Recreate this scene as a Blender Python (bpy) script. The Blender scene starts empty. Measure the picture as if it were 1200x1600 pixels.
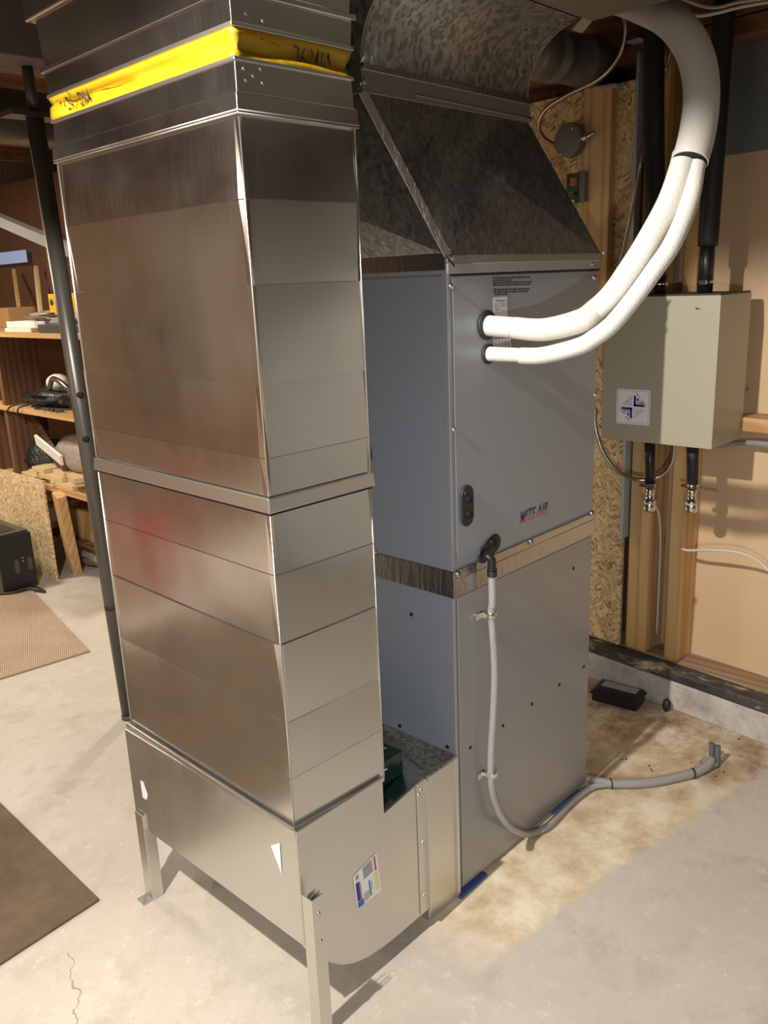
import bpy, bmesh, math, random
from mathutils import Vector, Matrix, Euler
random.seed(7)
S = bpy.context.scene
COL = S.collection
R = math.radians

# ------------------------------------------------------------------ camera
CP = Vector((-1.2197, -0.9891, 1.2989))
YAW, PITCH, ROLL, FPX = 0.7638, -0.2664, -0.0413, 1323.95
_f = Vector((math.cos(YAW)*math.cos(PITCH), math.sin(YAW)*math.cos(PITCH), math.sin(PITCH)))
_r = Vector((math.sin(YAW), -math.cos(YAW), 0)); _u = _r.cross(_f)
CR = math.cos(ROLL)*_r + math.sin(ROLL)*_u
CU = -math.sin(ROLL)*_r + math.cos(ROLL)*_u
cam = bpy.data.cameras.new('camera'); camo = bpy.data.objects.new('camera', cam); COL.objects.link(camo)
camo.matrix_world = Matrix(((CR.x, CU.x, -_f.x, CP.x), (CR.y, CU.y, -_f.y, CP.y), (CR.z, CU.z, -_f.z, CP.z), (0, 0, 0, 1)))
cam.sensor_fit = 'VERTICAL'; cam.sensor_height = 36.0; cam.lens = FPX*36.0/1600.0
cam.clip_start = 0.02; S.camera = camo

# ------------------------------------------------------------------ world, lights, exposure
S.view_settings.view_transform = 'Standard'; S.view_settings.look = 'None'
S.view_settings.exposure = 0.0; S.view_settings.gamma = 1.0; S.view_settings.use_curve_mapping = False
w = bpy.data.worlds.new('world'); S.world = w; w.use_nodes = True
w.node_tree.nodes['Background'].inputs[0].default_value = (1.0, 0.9, 0.78, 1)
w.node_tree.nodes['Background'].inputs[1].default_value = 0.022
def light(name, kind, loc, energy, color, size=0.1, target=None, **k):
    l = bpy.data.lights.new(name, kind); l.energy = energy; l.color = color
    if kind == 'AREA': l.size = size
    else: l.shadow_soft_size = size
    for a, b in k.items(): setattr(l, a, b)
    o = bpy.data.objects.new(name, l); COL.objects.link(o); o.location = loc
    if target is not None:
        o.rotation_euler = (Vector(target)-Vector(loc)).to_track_quat('-Z', 'Y').to_euler()
    return o
light('shaded_bulb', 'SPOT', (-1.33, -0.065, 1.94), 205, (1.0, 0.93, 0.83), 0.02, (-1.26, -0.07, 0.0), spot_size=R(151), spot_blend=0.12)
light('hand_torch', 'SPOT', (-1.28, -1.06, 1.06), 44, (0.92, 0.96, 1.0), 0.012, (0.2, 0.0, 0.42), spot_size=R(80), spot_blend=1.0)
light('bench_lamp', 'AREA', (0.72, 1.74, 1.88), 20, (1.0, 0.90, 0.76), 0.12, (0.72, 1.74, 0))
light('back_lamp', 'AREA', (-0.35, 3.1, 1.95), 36, (1.0, 0.86, 0.68), 0.3, (-0.35, 3.1, 0))
light('corner_fill', 'AREA', (-3.3, 2.2, 1.93), 60, (1.0, 0.86, 0.70), 0.25, (-3.3, 2.4, 0))  # added fill, no known lamp: brightens the far corner mirrored in the duct
light('ceiling_fill', 'AREA', (-1.9, -1.9, 2.05), 9, (1.0, 0.97, 0.92), 0.8, (-0.6, -0.3, 0.3))

# ------------------------------------------------------------------ point helpers
def at(u, v, ax, val):
    """point where the sight line through a photo point meets the plane coordinate[ax] = val"""
    d = CR*((u-600)/FPX) - CU*((v-800)/FPX) + _f
    t = (val-CP[ax])/d[ax]
    return CP + d*t
WA = 0.10                                             # the framed wall runs a touch askew to the air handler
WT = Vector((math.sin(WA), math.cos(WA), 0)); WN = Vector((math.cos(WA), -math.sin(WA), 0)); WO = Vector((1.06, 0, 0))
def WW(s, d, z): return WO + WT*s + WN*d + Vector((0, 0, z))
def atw(u, v, d):
    r = CR*((u-600)/FPX) - CU*((v-800)/FPX) + _f
    t = (WN.dot(WO)+d - WN.dot(CP))/WN.dot(r)
    P = CP + r*t; q = P-WO
    return q.dot(WT), P.z                            # (s, z)

# ------------------------------------------------------------------ materials
def nt(m): return m.node_tree.nodes, m.node_tree.links
def mat(name, col, rough=0.5, metal=0.0, spec=0.5, **k):
    m = bpy.data.materials.new(name); m.use_nodes = True
    b = m.node_tree.nodes['Principled BSDF']
    b.inputs['Base Color'].default_value = (*col, 1); b.inputs['Roughness'].default_value = rough
    b.inputs['Metallic'].default_value = metal; b.inputs['Specular IOR Level'].default_value = spec
    for a, v in k.items(): b.inputs[a.replace('_', ' ')].default_value = v
    return m
def tex(m, kind='Object', scale=(1, 1, 1), rot=(0, 0, 0)):
    n, l = nt(m); c = n.new('ShaderNodeTexCoord'); mp = n.new('ShaderNodeMapping')
    mp.inputs['Scale'].default_value = scale; mp.inputs['Rotation'].default_value = rot
    l.new(c.outputs[kind], mp.inputs['Vector']); return mp.outputs['Vector']
def noise(m, vec, scale, detail=4, rough=0.5, dist=0.0):
    n, l = nt(m); t = n.new('ShaderNodeTexNoise'); t.inputs['Scale'].default_value = scale
    t.inputs['Detail'].default_value = detail; t.inputs['Roughness'].default_value = rough; t.inputs['Distortion'].default_value = dist
    l.new(vec, t.inputs['Vector']); return t.outputs['Fac']
def vor(m, vec, scale, out='Color', feature='F1', rnd=1.0):
    n, l = nt(m); t = n.new('ShaderNodeTexVoronoi'); t.feature = feature; t.inputs['Scale'].default_value = scale
    t.inputs['Randomness'].default_value = rnd
    l.new(vec, t.inputs['Vector']); return t.outputs[out]
def ramp(m, fac, stops, interp='LINEAR'):
    n, l = nt(m); r = n.new('ShaderNodeValToRGB'); r.color_ramp.interpolation = interp
    e = r.color_ramp.elements
    while len(e) < len(stops): e.new(0.5)
    for i, (p, c) in enumerate(stops):
        e[i].position = p; e[i].color = (*c, 1) if len(c) == 3 else c
    l.new(fac, r.inputs['Fac']); return r.outputs['Color']
def g(v): return (v, v, v)
def mix(m, fac, a, b, mode='MIX'):
    n, l = nt(m); x = n.new('ShaderNodeMix'); x.data_type = 'RGBA'; x.blend_type = mode
    for s, v in ((x.inputs[0], fac), (x.inputs[6], a), (x.inputs[7], b)):
        if hasattr(v, 'links'): l.new(v, s)
        elif isinstance(v, (int, float)): s.default_value = v
        else: s.default_value = (*v, 1)
    return x.outputs[2]
def math_(m, op, a, b=0.0, c=None):
    n, l = nt(m); x = n.new('ShaderNodeMath'); x.operation = op
    for i, v in enumerate((a, b) if c is None else (a, b, c)):
        if hasattr(v, 'links'): l.new(v, x.inputs[i])
        else: x.inputs[i].default_value = v
    return x.outputs[0]
def put(m, out, sock): nt(m)[1].new(out, nt(m)[0]['Principled BSDF'].inputs[sock])
def bump(m, h, strength=0.3, dist=0.002, prev=None):
    n, l = nt(m); b = n.new('ShaderNodeBump'); b.inputs['Strength'].default_value = strength; b.inputs['Distance'].default_value = dist
    l.new(h, b.inputs['Height'])
    if prev is not None: l.new(prev, b.inputs['Normal'])
    l.new(b.outputs[0], n['Principled BSDF'].inputs['Normal']); return b.outputs[0]

M = {}
def sheet_metal(name, base, r0, r1, seed=0.0, wav=0.5, tint=(0.70, 0.69, 0.65)):
    m = mat(name, base, r0, 1.0)
    v = tex(m)
    f = noise(m, tex(m, scale=(220, 220, 12)), 1.0, 3)                     # fine vertical mill grain
    big = noise(m, v, 7.0, 4, 0.6)
    put(m, mix(m, math_(m, 'MULTIPLY', big, 0.45), base, tint), 'Base Color')
    put(m, ramp(m, math_(m, 'ADD', math_(m, 'MULTIPLY', f, 0.25), math_(m, 'MULTIPLY', big, 0.75)), [(0.3, g(r0)), (0.75, g(r1))]), 'Roughness')
    b1 = bump(m, noise(m, v, 5.0, 1), wav, 0.006)
    return m
M['duct'] = sheet_metal('galvanized_sheet', (0.68, 0.675, 0.66), 0.17, 0.27)
M['boot'] = sheet_metal('galvanized_sheet_dull', (0.66, 0.655, 0.63), 0.30, 0.46, wav=0.3)
M['cleat'] = mat('bright_steel_edge', (0.68, 0.67, 0.64), 0.36, 1.0)
def spangle(name, d, l_, sc, rough):
    m = mat(name, d, rough, 0.75)
    v = tex(m, scale=(1, 1, 0.6))
    n1 = noise(m, v, 30, 3, 0.6)
    vv = nt(m)[0].new('ShaderNodeMix'); vv.data_type = 'VECTOR'; vv.inputs[0].default_value = 0.03
    n, l = nt(m); nc = n.new('ShaderNodeTexNoise'); nc.inputs['Scale'].default_value = 18; l.new(v, nc.inputs['Vector'])
    l.new(v, vv.inputs[4]); l.new(nc.outputs['Color'], vv.inputs[5])
    c = vor(m, vv.outputs[1], sc)
    s = n.new('ShaderNodeSeparateColor'); l.new(c, s.inputs[0])
    put(m, ramp(m, s.outputs[0], [(0.25, d), (0.6, l_)]), 'Base Color')
    put(m, ramp(m, s.outputs[1], [(0.2, g(rough-0.06)), (0.8, g(rough+0.12))]), 'Roughness')
    return m
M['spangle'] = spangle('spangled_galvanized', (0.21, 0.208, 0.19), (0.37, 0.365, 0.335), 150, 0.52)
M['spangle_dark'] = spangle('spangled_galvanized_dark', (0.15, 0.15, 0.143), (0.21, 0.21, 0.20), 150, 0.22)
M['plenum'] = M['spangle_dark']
M['foil'] = mat('foil_tape', (0.44, 0.455, 0.475), 0.24, 1.0)
bump(M['foil'], noise(M['foil'], tex(M['foil'], scale=(1, 1, 0.25)), 60, 4, 0.7), 0.5, 0.003)
M['cab'] = mat('blue_grey_painted_steel', (0.285, 0.315, 0.355), 0.36, 0.05, 0.6)
bump(M['cab'], noise(M['cab'], tex(M['cab']), 400, 2), 0.05, 0.0006)
_n = noise(M['cab'], tex(M['cab']), 4, 3); put(M['cab'], ramp(M['cab'], _n, [(0.2, g(0.27)), (0.8, g(0.38))]), 'Roughness')
M['cab_low'] = mat('grey_painted_steel', (0.32, 0.32, 0.32), 0.34, 0.2, 0.6)
_n = noise(M['cab_low'], tex(M['cab_low']), 4, 3); put(M['cab_low'], ramp(M['cab_low'], _n, [(0.2, g(0.26)), (0.8, g(0.38))]), 'Roughness')
M['cab_edge'] = mat('pale_grey_paint_and_lit_corner', (0.32, 0.32, 0.33), 0.42, 0.1)  # pale tone carries light caught by the cabinet corners; also plain grey parts
M['black'] = mat('black_plastic', (0.012, 0.012, 0.013), 0.38)
M['rubber'] = mat('black_rubber', (0.02, 0.02, 0.022), 0.55)
M['foam'] = mat('black_foam_insulation', (0.012, 0.012, 0.014), 0.6)
bump(M['foam'], noise(M['foam'], tex(M['foam']), 60, 3), 0.3, 0.002)
M['chrome'] = mat('chrome', (0.75, 0.74, 0.72), 0.16, 1.0)
M['screw'] = mat('zinc_screw', (0.7, 0.69, 0.66), 0.25, 1.0)
M['dark'] = mat('dark_hole', (0.006, 0.006, 0.006), 0.8)
M['white'] = mat('white_vinyl', (0.80, 0.78, 0.74), 0.5)
M['lineset'] = mat('white_ribbed_insulation', (0.66, 0.64, 0.60), 0.6)
bump(M['lineset'], vor(M['lineset'], tex(M['lineset']), 420, 'Distance'), 0.45, 0.0012)
M['sleeve'] = mat('white_plastic_sleeve', (0.68, 0.66, 0.63), 0.5)
bump(M['sleeve'], noise(M['sleeve'], tex(M['sleeve']), 25, 3), 0.25, 0.003)
M['box'] = mat('olive_beige_paint', (0.40, 0.375, 0.285), 0.33)
bump(M['box'], noise(M['box'], tex(M['box']), 500, 2), 0.04, 0.0005)
M['box_side'] = M['box']
M['brown'] = mat('dark_brown_top', (0.035, 0.02, 0.013), 0.6)
M['paper'] = mat('white_paper_label', (0.82, 0.83, 0.86), 0.4)
M['ink'] = mat('black_ink', (0.03, 0.03, 0.035), 0.5)
M['navy'] = mat('navy_ink', (0.012, 0.015, 0.22), 0.4)
M['red'] = mat('red_ink', (0.55, 0.06, 0.035), 0.5)
M['greyink'] = mat('grey_ink', (0.32, 0.33, 0.36), 0.5)
M['blue'] = mat('blue_foam_pad', (0.05, 0.09, 0.30), 0.6)
M['inkblue'] = mat('blue_print', (0.03, 0.12, 0.5), 0.4)
M['inkyellow'] = mat('yellow_print', (0.75, 0.72, 0.28), 0.4)
M['inkgreen'] = mat('green_print', (0.03, 0.2, 0.12), 0.4)
M['greenbox'] = mat('dark_green_gloss', (0.006, 0.028, 0.022), 0.22)
M['fuzz'] = mat('grey_fibre_insulation', (0.16, 0.18, 0.20), 0.95)
bump(M['fuzz'], noise(M['fuzz'], tex(M['fuzz']), 120, 5, 0.8), 1.0, 0.006)
M['yellow'] = mat('yellow_vinyl_fabric', (0.44, 0.275, 0.005), 0.5)
bump(M['yellow'], noise(M['yellow'], tex(M['yellow']), 14, 3), 0.5, 0.01)
M['clear'] = mat('clear_vinyl_tube', (0.80, 0.79, 0.79), 0.08, 0.0, 0.5, Transmission_Weight=0.72, IOR=1.35)
M['tubecore'] = mat('milky_tube_bore', (0.36, 0.335, 0.325), 0.3)
M['pvc'] = mat('grey_pvc', (0.13, 0.135, 0.145), 0.4)
M['pole'] = mat('dark_steel_post_paint', (0.11, 0.10, 0.088), 0.36, 0.45)
M['pipe'] = mat('round_duct_steel', (0.20, 0.20, 0.195), 0.42, 0.4)
M['pcb'] = mat('green_circuit_board', (0.012, 0.12, 0.06), 0.35)
M['relay'] = mat('orange_relay', (0.55, 0.16, 0.06), 0.5)
M['jbox'] = mat('grey_painted_box', (0.16, 0.165, 0.165), 0.55, 0.2)
M['conduit'] = mat('pale_blue_steel_edge', (0.42, 0.50, 0.56), 0.35, 0.5)
M['bluegrey_foam'] = mat('blue_grey_foam_board', (0.155, 0.185, 0.20), 0.7)
M['cable'] = mat('white_cable', (0.66, 0.64, 0.58), 0.45)
M['blackcable'] = mat('black_cable', (0.012, 0.012, 0.012), 0.5)
M['flex'] = mat('spiral_metal_conduit', (0.50, 0.48, 0.45), 0.32, 1.0)
M['coat'] = mat('copper', (0.6, 0.25, 0.12), 0.35, 1.0)
M['purple'] = mat('lilac_plastic', (0.40, 0.34, 0.50), 0.4)
M['pad_white'] = mat('cream_plastic', (0.72, 0.69, 0.60), 0.5)

def wood(name, c0, c1, c2, axis='Z', rough=0.6):
    m = mat(name, c0, rough)
    sc = {'X': (1.2, 14, 14), 'Y': (14, 1.2, 14), 'Z': (14, 14, 1.2)}[axis]
    v = tex(m, scale=sc)
    n, l = nt(m); wv = n.new('ShaderNodeTexWave'); wv.wave_type = 'RINGS'; wv.rings_direction = axis
    wv.inputs['Scale'].default_value = 0.9; wv.inputs['Distortion'].default_value = 6; wv.inputs['Detail'].default_value = 3
    wv.inputs['Detail Scale'].default_value = 0.6; l.new(v, wv.inputs['Vector'])
    a = noise(m, v, 2.2, 6, 0.65)
    base = ramp(m, wv.outputs['Fac'], [(0.1, c1), (0.7, c0)])
    kn = vor(m, tex(m, scale=(7, 7, 3.2)), 1.0, 'Distance')
    base = mix(m, ramp(m, kn, [(0.04, g(0.75)), (0.10, g(0))]), base, c2)
    put(m, mix(m, ramp(m, a, [(0.42, g(0)), (0.75, g(0.7))]), base, c1), 'Base Color')
    bump(m, a, 0.15, 0.001)
    return m
M['pine'] = wood('pine_stud', (0.66, 0.44, 0.21), (0.52, 0.31, 0.125), (0.12, 0.05, 0.02))
M['pine_y'] = wood('pine_plank', (0.60, 0.37, 0.17), (0.45, 0.25, 0.10), (0.12, 0.05, 0.02), 'Y')
M['pine_x'] = wood('pine_plank_across', (0.50, 0.30, 0.13), (0.36, 0.19, 0.07), (0.12, 0.05, 0.02), 'X')
M['sill'] = wood('dusty_sill_plate', (0.36, 0.26, 0.16), (0.26, 0.17, 0.10), (0.1, 0.05, 0.03), 'Y', 0.85)
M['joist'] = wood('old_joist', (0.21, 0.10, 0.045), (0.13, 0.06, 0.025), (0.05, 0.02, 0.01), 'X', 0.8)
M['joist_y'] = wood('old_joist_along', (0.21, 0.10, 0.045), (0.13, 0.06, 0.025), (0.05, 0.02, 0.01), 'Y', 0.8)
M['darkwood'] = wood('dark_fir_board', (0.17, 0.085, 0.04), (0.10, 0.045, 0.02), (0.04, 0.02, 0.01), 'Z', 0.75)
def osb(name, c0, c1, c2, plane='YZ'):
    m = mat(name, c0, 0.7)
    n, l = nt(m)
    outs = []
    for k, (rx, sc) in enumerate(((0.45, 1.0), (-0.8, 1.25), (1.45, 0.85))):
        v0 = tex(m, rot=(rx, 0, 0)); mp = n.new('ShaderNodeMapping'); mp.inputs['Scale'].default_value = (40*sc, 27*sc, 90*sc); l.new(v0, mp.inputs['Vector'])
        sp = n.new('ShaderNodeSeparateColor'); l.new(vor(m, mp.outputs[0], 1.5), sp.inputs[0]); outs.append(sp.outputs[k])
    sel = math_(m, 'GREATER_THAN', outs[2], 0.55)
    f = math_(m, 'ADD', math_(m, 'MULTIPLY', outs[0], sel), math_(m, 'MULTIPLY', outs[1], math_(m, 'SUBTRACT', 1.0, sel)))
    base = ramp(m, f, [(0.04, c2), (0.25, c1), (0.6, c0), (0.95, tuple(min(1, x*1.3) for x in c0))])
    fine = noise(m, tex(m), 70, 5, 0.7)
    put(m, mix(m, ramp(m, fine, [(0.35, g(0.45)), (0.55, g(0))]), base, c1), 'Base Color')
    bump(m, f, 0.4, 0.002)
    return m
M['osb'] = osb('oriented_strand_board', (0.66, 0.50, 0.28), (0.52, 0.37, 0.18), (0.28, 0.18, 0.075))
M['osb_pale'] = osb('pale_strand_board', (0.68, 0.53, 0.31), (0.54, 0.39, 0.20), (0.32, 0.21, 0.095))
# tan sheathing paper
M['tan'] = mat('tan_sheathing', (0.62, 0.45, 0.27), 0.55)
_v = tex(M['tan']); _a = noise(M['tan'], _v, 2.5, 4); _b = noise(M['tan'], _v, 45, 3, 0.8)
_c = mix(M['tan'], ramp(M['tan'], _a, [(0.3, g(0)), (0.75, g(0.6))]), (0.66, 0.48, 0.295), (0.57, 0.40, 0.235))
put(M['tan'], mix(M['tan'], ramp(M['tan'], _b, [(0.71, g(0)), (0.76, g(0.7))]), _c, (0.14, 0.06, 0.03)), 'Base Color')
bump(M['tan'], _a, 0.5, 0.01)
# concrete kneewall
M['kwall'] = mat('old_concrete', (0.42, 0.40, 0.36), 0.9)
_v = tex(M['kwall']); _a = noise(M['kwall'], _v, 9, 8, 0.7); _b = noise(M['kwall'], _v, 60, 4, 0.7)
_c = ramp(M['kwall'], _a, [(0.3, (0.30, 0.27, 0.22)), (0.5, (0.47, 0.45, 0.41)), (0.7, (0.60, 0.57, 0.52))])
put(M['kwall'], mix(M['kwall'], ramp(M['kwall'], _b, [(0.3, g(0.5)), (0.45, g(0))]), _c, (0.22, 0.17, 0.11)), 'Base Color')
bump(M['kwall'], _b, 0.5, 0.004)
M['tar'] = mat('tarred_gasket', (0.02, 0.02, 0.02), 0.6)
_v = tex(M['tar'], scale=(1, 0.5, 1)); _a = noise(M['tar'], _v, 14, 7, 0.7)
put(M['tar'], ramp(M['tar'], _a, [(0.40, (0.02, 0.02, 0.021)), (0.54, (0.07, 0.065, 0.058)), (0.62, (0.48, 0.40, 0.29))]), 'Base Color'); bump(M['tar'], _a, 0.5, 0.004)
# rug-like mats
def woven(name, a, b, sc, rot):
    m = mat(name, a, 0.95)
    v = tex(m, rot=(0, 0, rot)); n, l = nt(m)
    wv = n.new('ShaderNodeTexWave'); wv.bands_direction = 'X'; wv.inputs['Scale'].default_value = sc; wv.inputs['Distortion'].default_value = 1.2
    wv.inputs['Detail'].default_value = 3; wv.inputs['Detail Scale'].default_value = 6
    l.new(v, wv.inputs['Vector'])
    big = noise(m, v, 5, 5, 0.7)
    c = ramp(m, wv.outputs['Fac'], [(0.25, b), (0.7, a)])
    put(m, mix(m, ramp(m, big, [(0.35, g(0.4)), (0.6, g(0))]), c, b), 'Base Color')
    bump(m, wv.outputs['Fac'], 0.8, 0.004); return m
M['rug'] = woven('ribbed_beige_carpet', (0.62, 0.49, 0.36), (0.36, 0.25, 0.165), 46, R(25))
M['rugdark'] = mat('dark_brown_mat', (0.11, 0.075, 0.045), 0.95)
_v = tex(M['rugdark']); _a = noise(M['rugdark'], _v, 5, 8, 0.75); _b = noise(M['rugdark'], _v, 150, 2)
put(M['rugdark'], ramp(M['rugdark'], _a, [(0.32, (0.075, 0.052, 0.032)), (0.7, (0.17, 0.12, 0.075))]), 'Base Color'); bump(M['rugdark'], _b, 0.6, 0.003)
# concrete floor with its worn strip beside the unit, stains, pits and a hairline crack
F = M['floor'] = mat('concrete_floor', (0.5, 0.45, 0.38), 0.62)
n, l = nt(F); v = tex(F)
sx = n.new('ShaderNodeSeparateXYZ'); l.new(v, sx.inputs[0]); X, Y = sx.outputs[0], sx.outputs[1]
big = noise(F, v, 2.2, 7, 0.6); mid = noise(F, v, 9, 7, 0.65); fine = noise(F, v, 130, 3, 0.7); wob = noise(F, v, 14, 5, 0.6)
base = ramp(F, big, [(0.3, (0.47, 0.415, 0.35)), (0.5, (0.53, 0.48, 0.415)), (0.72, (0.60, 0.555, 0.49))])
base = mix(F, ramp(F, mid, [(0.50, g(0)), (0.68, g(0.65))]), base, (0.42, 0.36, 0.29))
base = mix(F, ramp(F, noise(F, tex(F, scale=(1, 1, 1), rot=(0, 0, 0.5)), 28, 6, 0.8), [(0.56, g(0)), (0.66, g(0.5))]), base, (0.68, 0.64, 0.57))
base = mix(F, ramp(F, fine, [(0.62, g(0)), (0.70, g(0.5))]), base, (0.33, 0.26, 0.19))
ye = math_(F, 'ADD', Y, math_(F, 'MULTIPLY', math_(F, 'SUBTRACT', wob, 0.5), 0.10))
line = math_(F, 'ADD', ye, math_(F, 'MULTIPLY', math_(F, 'ADD', X, 0.1), 0.15))    # strip edge: y = -0.165 - 0.15 (x + 0.1)
m1 = ramp(F, math_(F, 'ADD', line, 0.5), [(0.325, g(0)), (0.345, g(1))])
mx = ramp(F, math_(F, 'ADD', X, 0.5), [(0.33, g(0)), (0.46, g(1))])
strip = math_(F, 'MULTIPLY', math_(F, 'MULTIPLY', m1, mx), ramp(F, ye, [(0.62, g(1)), (0.80, g(0))]))
scol = ramp(F, mid, [(0.34, (0.46, 0.33, 0.20)), (0.48, (0.64, 0.52, 0.36)), (0.62, (0.78, 0.70, 0.54))])
base = mix(F, strip, base, scol)
rx = math_(F, 'ADD', X, math_(F, 'MULTIPLY', math_(F, 'SUBTRACT', wob, 0.5), 0.5))
rust = math_(F, 'MULTIPLY', ramp(F, rx, [(0.62, g(0)), (0.92, g(1))]), ramp(F, noise(F, v, 6, 8, 0.75), [(0.38, g(0)), (0.56, g(0.9))]))
rust = math_(F, 'MULTIPLY', math_(F, 'MULTIPLY', rust, m1), ramp(F, ye, [(0.62, g(1)), (0.80, g(0))]))
base = mix(F, rust, base, (0.27, 0.155, 0.08))
pits = ramp(F, vor(F, v, 26, 'Distance'), [(0.035, g(1)), (0.06, g(0))])
pm = ramp(F, noise(F, v, 5, 2), [(0.5, g(0)), (0.6, g(1))])
base = mix(F, math_(F, 'MULTIPLY', math_(F, 'MULTIPLY', pits, pm), 0.6), base, (0.22, 0.16, 0.10))
wp = ramp(F, vor(F, tex(F, rot=(0, 0, 0.7)), 11, 'Distance'), [(0.02, g(1)), (0.035, g(0))])
base = mix(F, math_(F, 'MULTIPLY', wp, 0.6), base, (0.8, 0.78, 0.72))
cw = noise(F, tex(F, scale=(1, 30, 1)), 1.0, 3)
cr = math_(F, 'ABSOLUTE', math_(F, 'SUBTRACT', math_(F, 'SUBTRACT', X, math_(F, 'MULTIPLY', Y, 0.45)), math_(F, 'ADD', -0.865, math_(F, 'MULTIPLY', math_(F, 'SUBTRACT', noise(F, v, 12, 5), 0.5), 0.10))))
crm = math_(F, 'MULTIPLY', math_(F, 'LESS_THAN', cr, 0.0016), math_(F, 'MULTIPLY', math_(F, 'LESS_THAN', Y, 0.50), math_(F, 'GREATER_THAN', Y, 0.05)))
base = mix(F, math_(F, 'MULTIPLY', crm, 0.55), base, (0.12, 0.09, 0.06))
put(F, base, 'Base Color'); put(F, ramp(F, mid, [(0.3, g(0.5)), (0.7, g(0.75))]), 'Roughness')
bump(F, math_(F, 'ADD', math_(F, 'MULTIPLY', fine, 0.4), mid), 0.25, 0.003)
M['beamgrey'] = mat('dim_grey_beam_paint', (0.16, 0.15, 0.135), 0.7)
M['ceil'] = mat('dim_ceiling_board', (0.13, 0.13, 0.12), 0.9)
M['trunk'] = mat('grey_galvanized_trunk', (0.30, 0.30, 0.28), 0.42, 0.7)
M['backwall'] = wood('brown_wall_boards', (0.44, 0.31, 0.20), (0.33, 0.21, 0.12), (0.06, 0.03, 0.02), 'Z', 0.7)
M['redpaint'] = mat('red_enamel', (0.45, 0.03, 0.02), 0.4)
M['winglass'] = mat('daylit_glass', (0.3, 0.4, 0.6), 0.3, Emission_Strength=0.45)
M['winglass'].node_tree.nodes['Principled BSDF'].inputs['Emission Color'].default_value = (0.30, 0.38, 0.60, 1)
M['pale_poly'] = mat('pale_grey_vapour_sheet', (0.50, 0.50, 0.48), 0.5)
M['bag'] = mat('grey_plastic_bag', (0.34, 0.29, 0.25), 0.35)
bump(M['bag'], noise(M['bag'], tex(M['bag']), 14, 5, 0.7), 1.0, 0.02)
M['blackbag'] = mat('black_plastic_bag', (0.02, 0.02, 0.022), 0.22)
bump(M['blackbag'], noise(M['blackbag'], tex(M['blackbag']), 16, 5, 0.7), 1.0, 0.02)
M['card'] = mat('cardboard', (0.40, 0.24, 0.11), 0.8)
M['cream'] = mat('cream_wood_offcut', (0.62, 0.46, 0.25), 0.7)
M['toolyellow'] = mat('yellow_plastic', (0.75, 0.45, 0.02), 0.5)
M['pcgrey'] = mat('dark_grey_case', (0.07, 0.07, 0.072), 0.4)
M['brass'] = mat('brass', (0.7, 0.5, 0.2), 0.3, 1.0)

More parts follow.
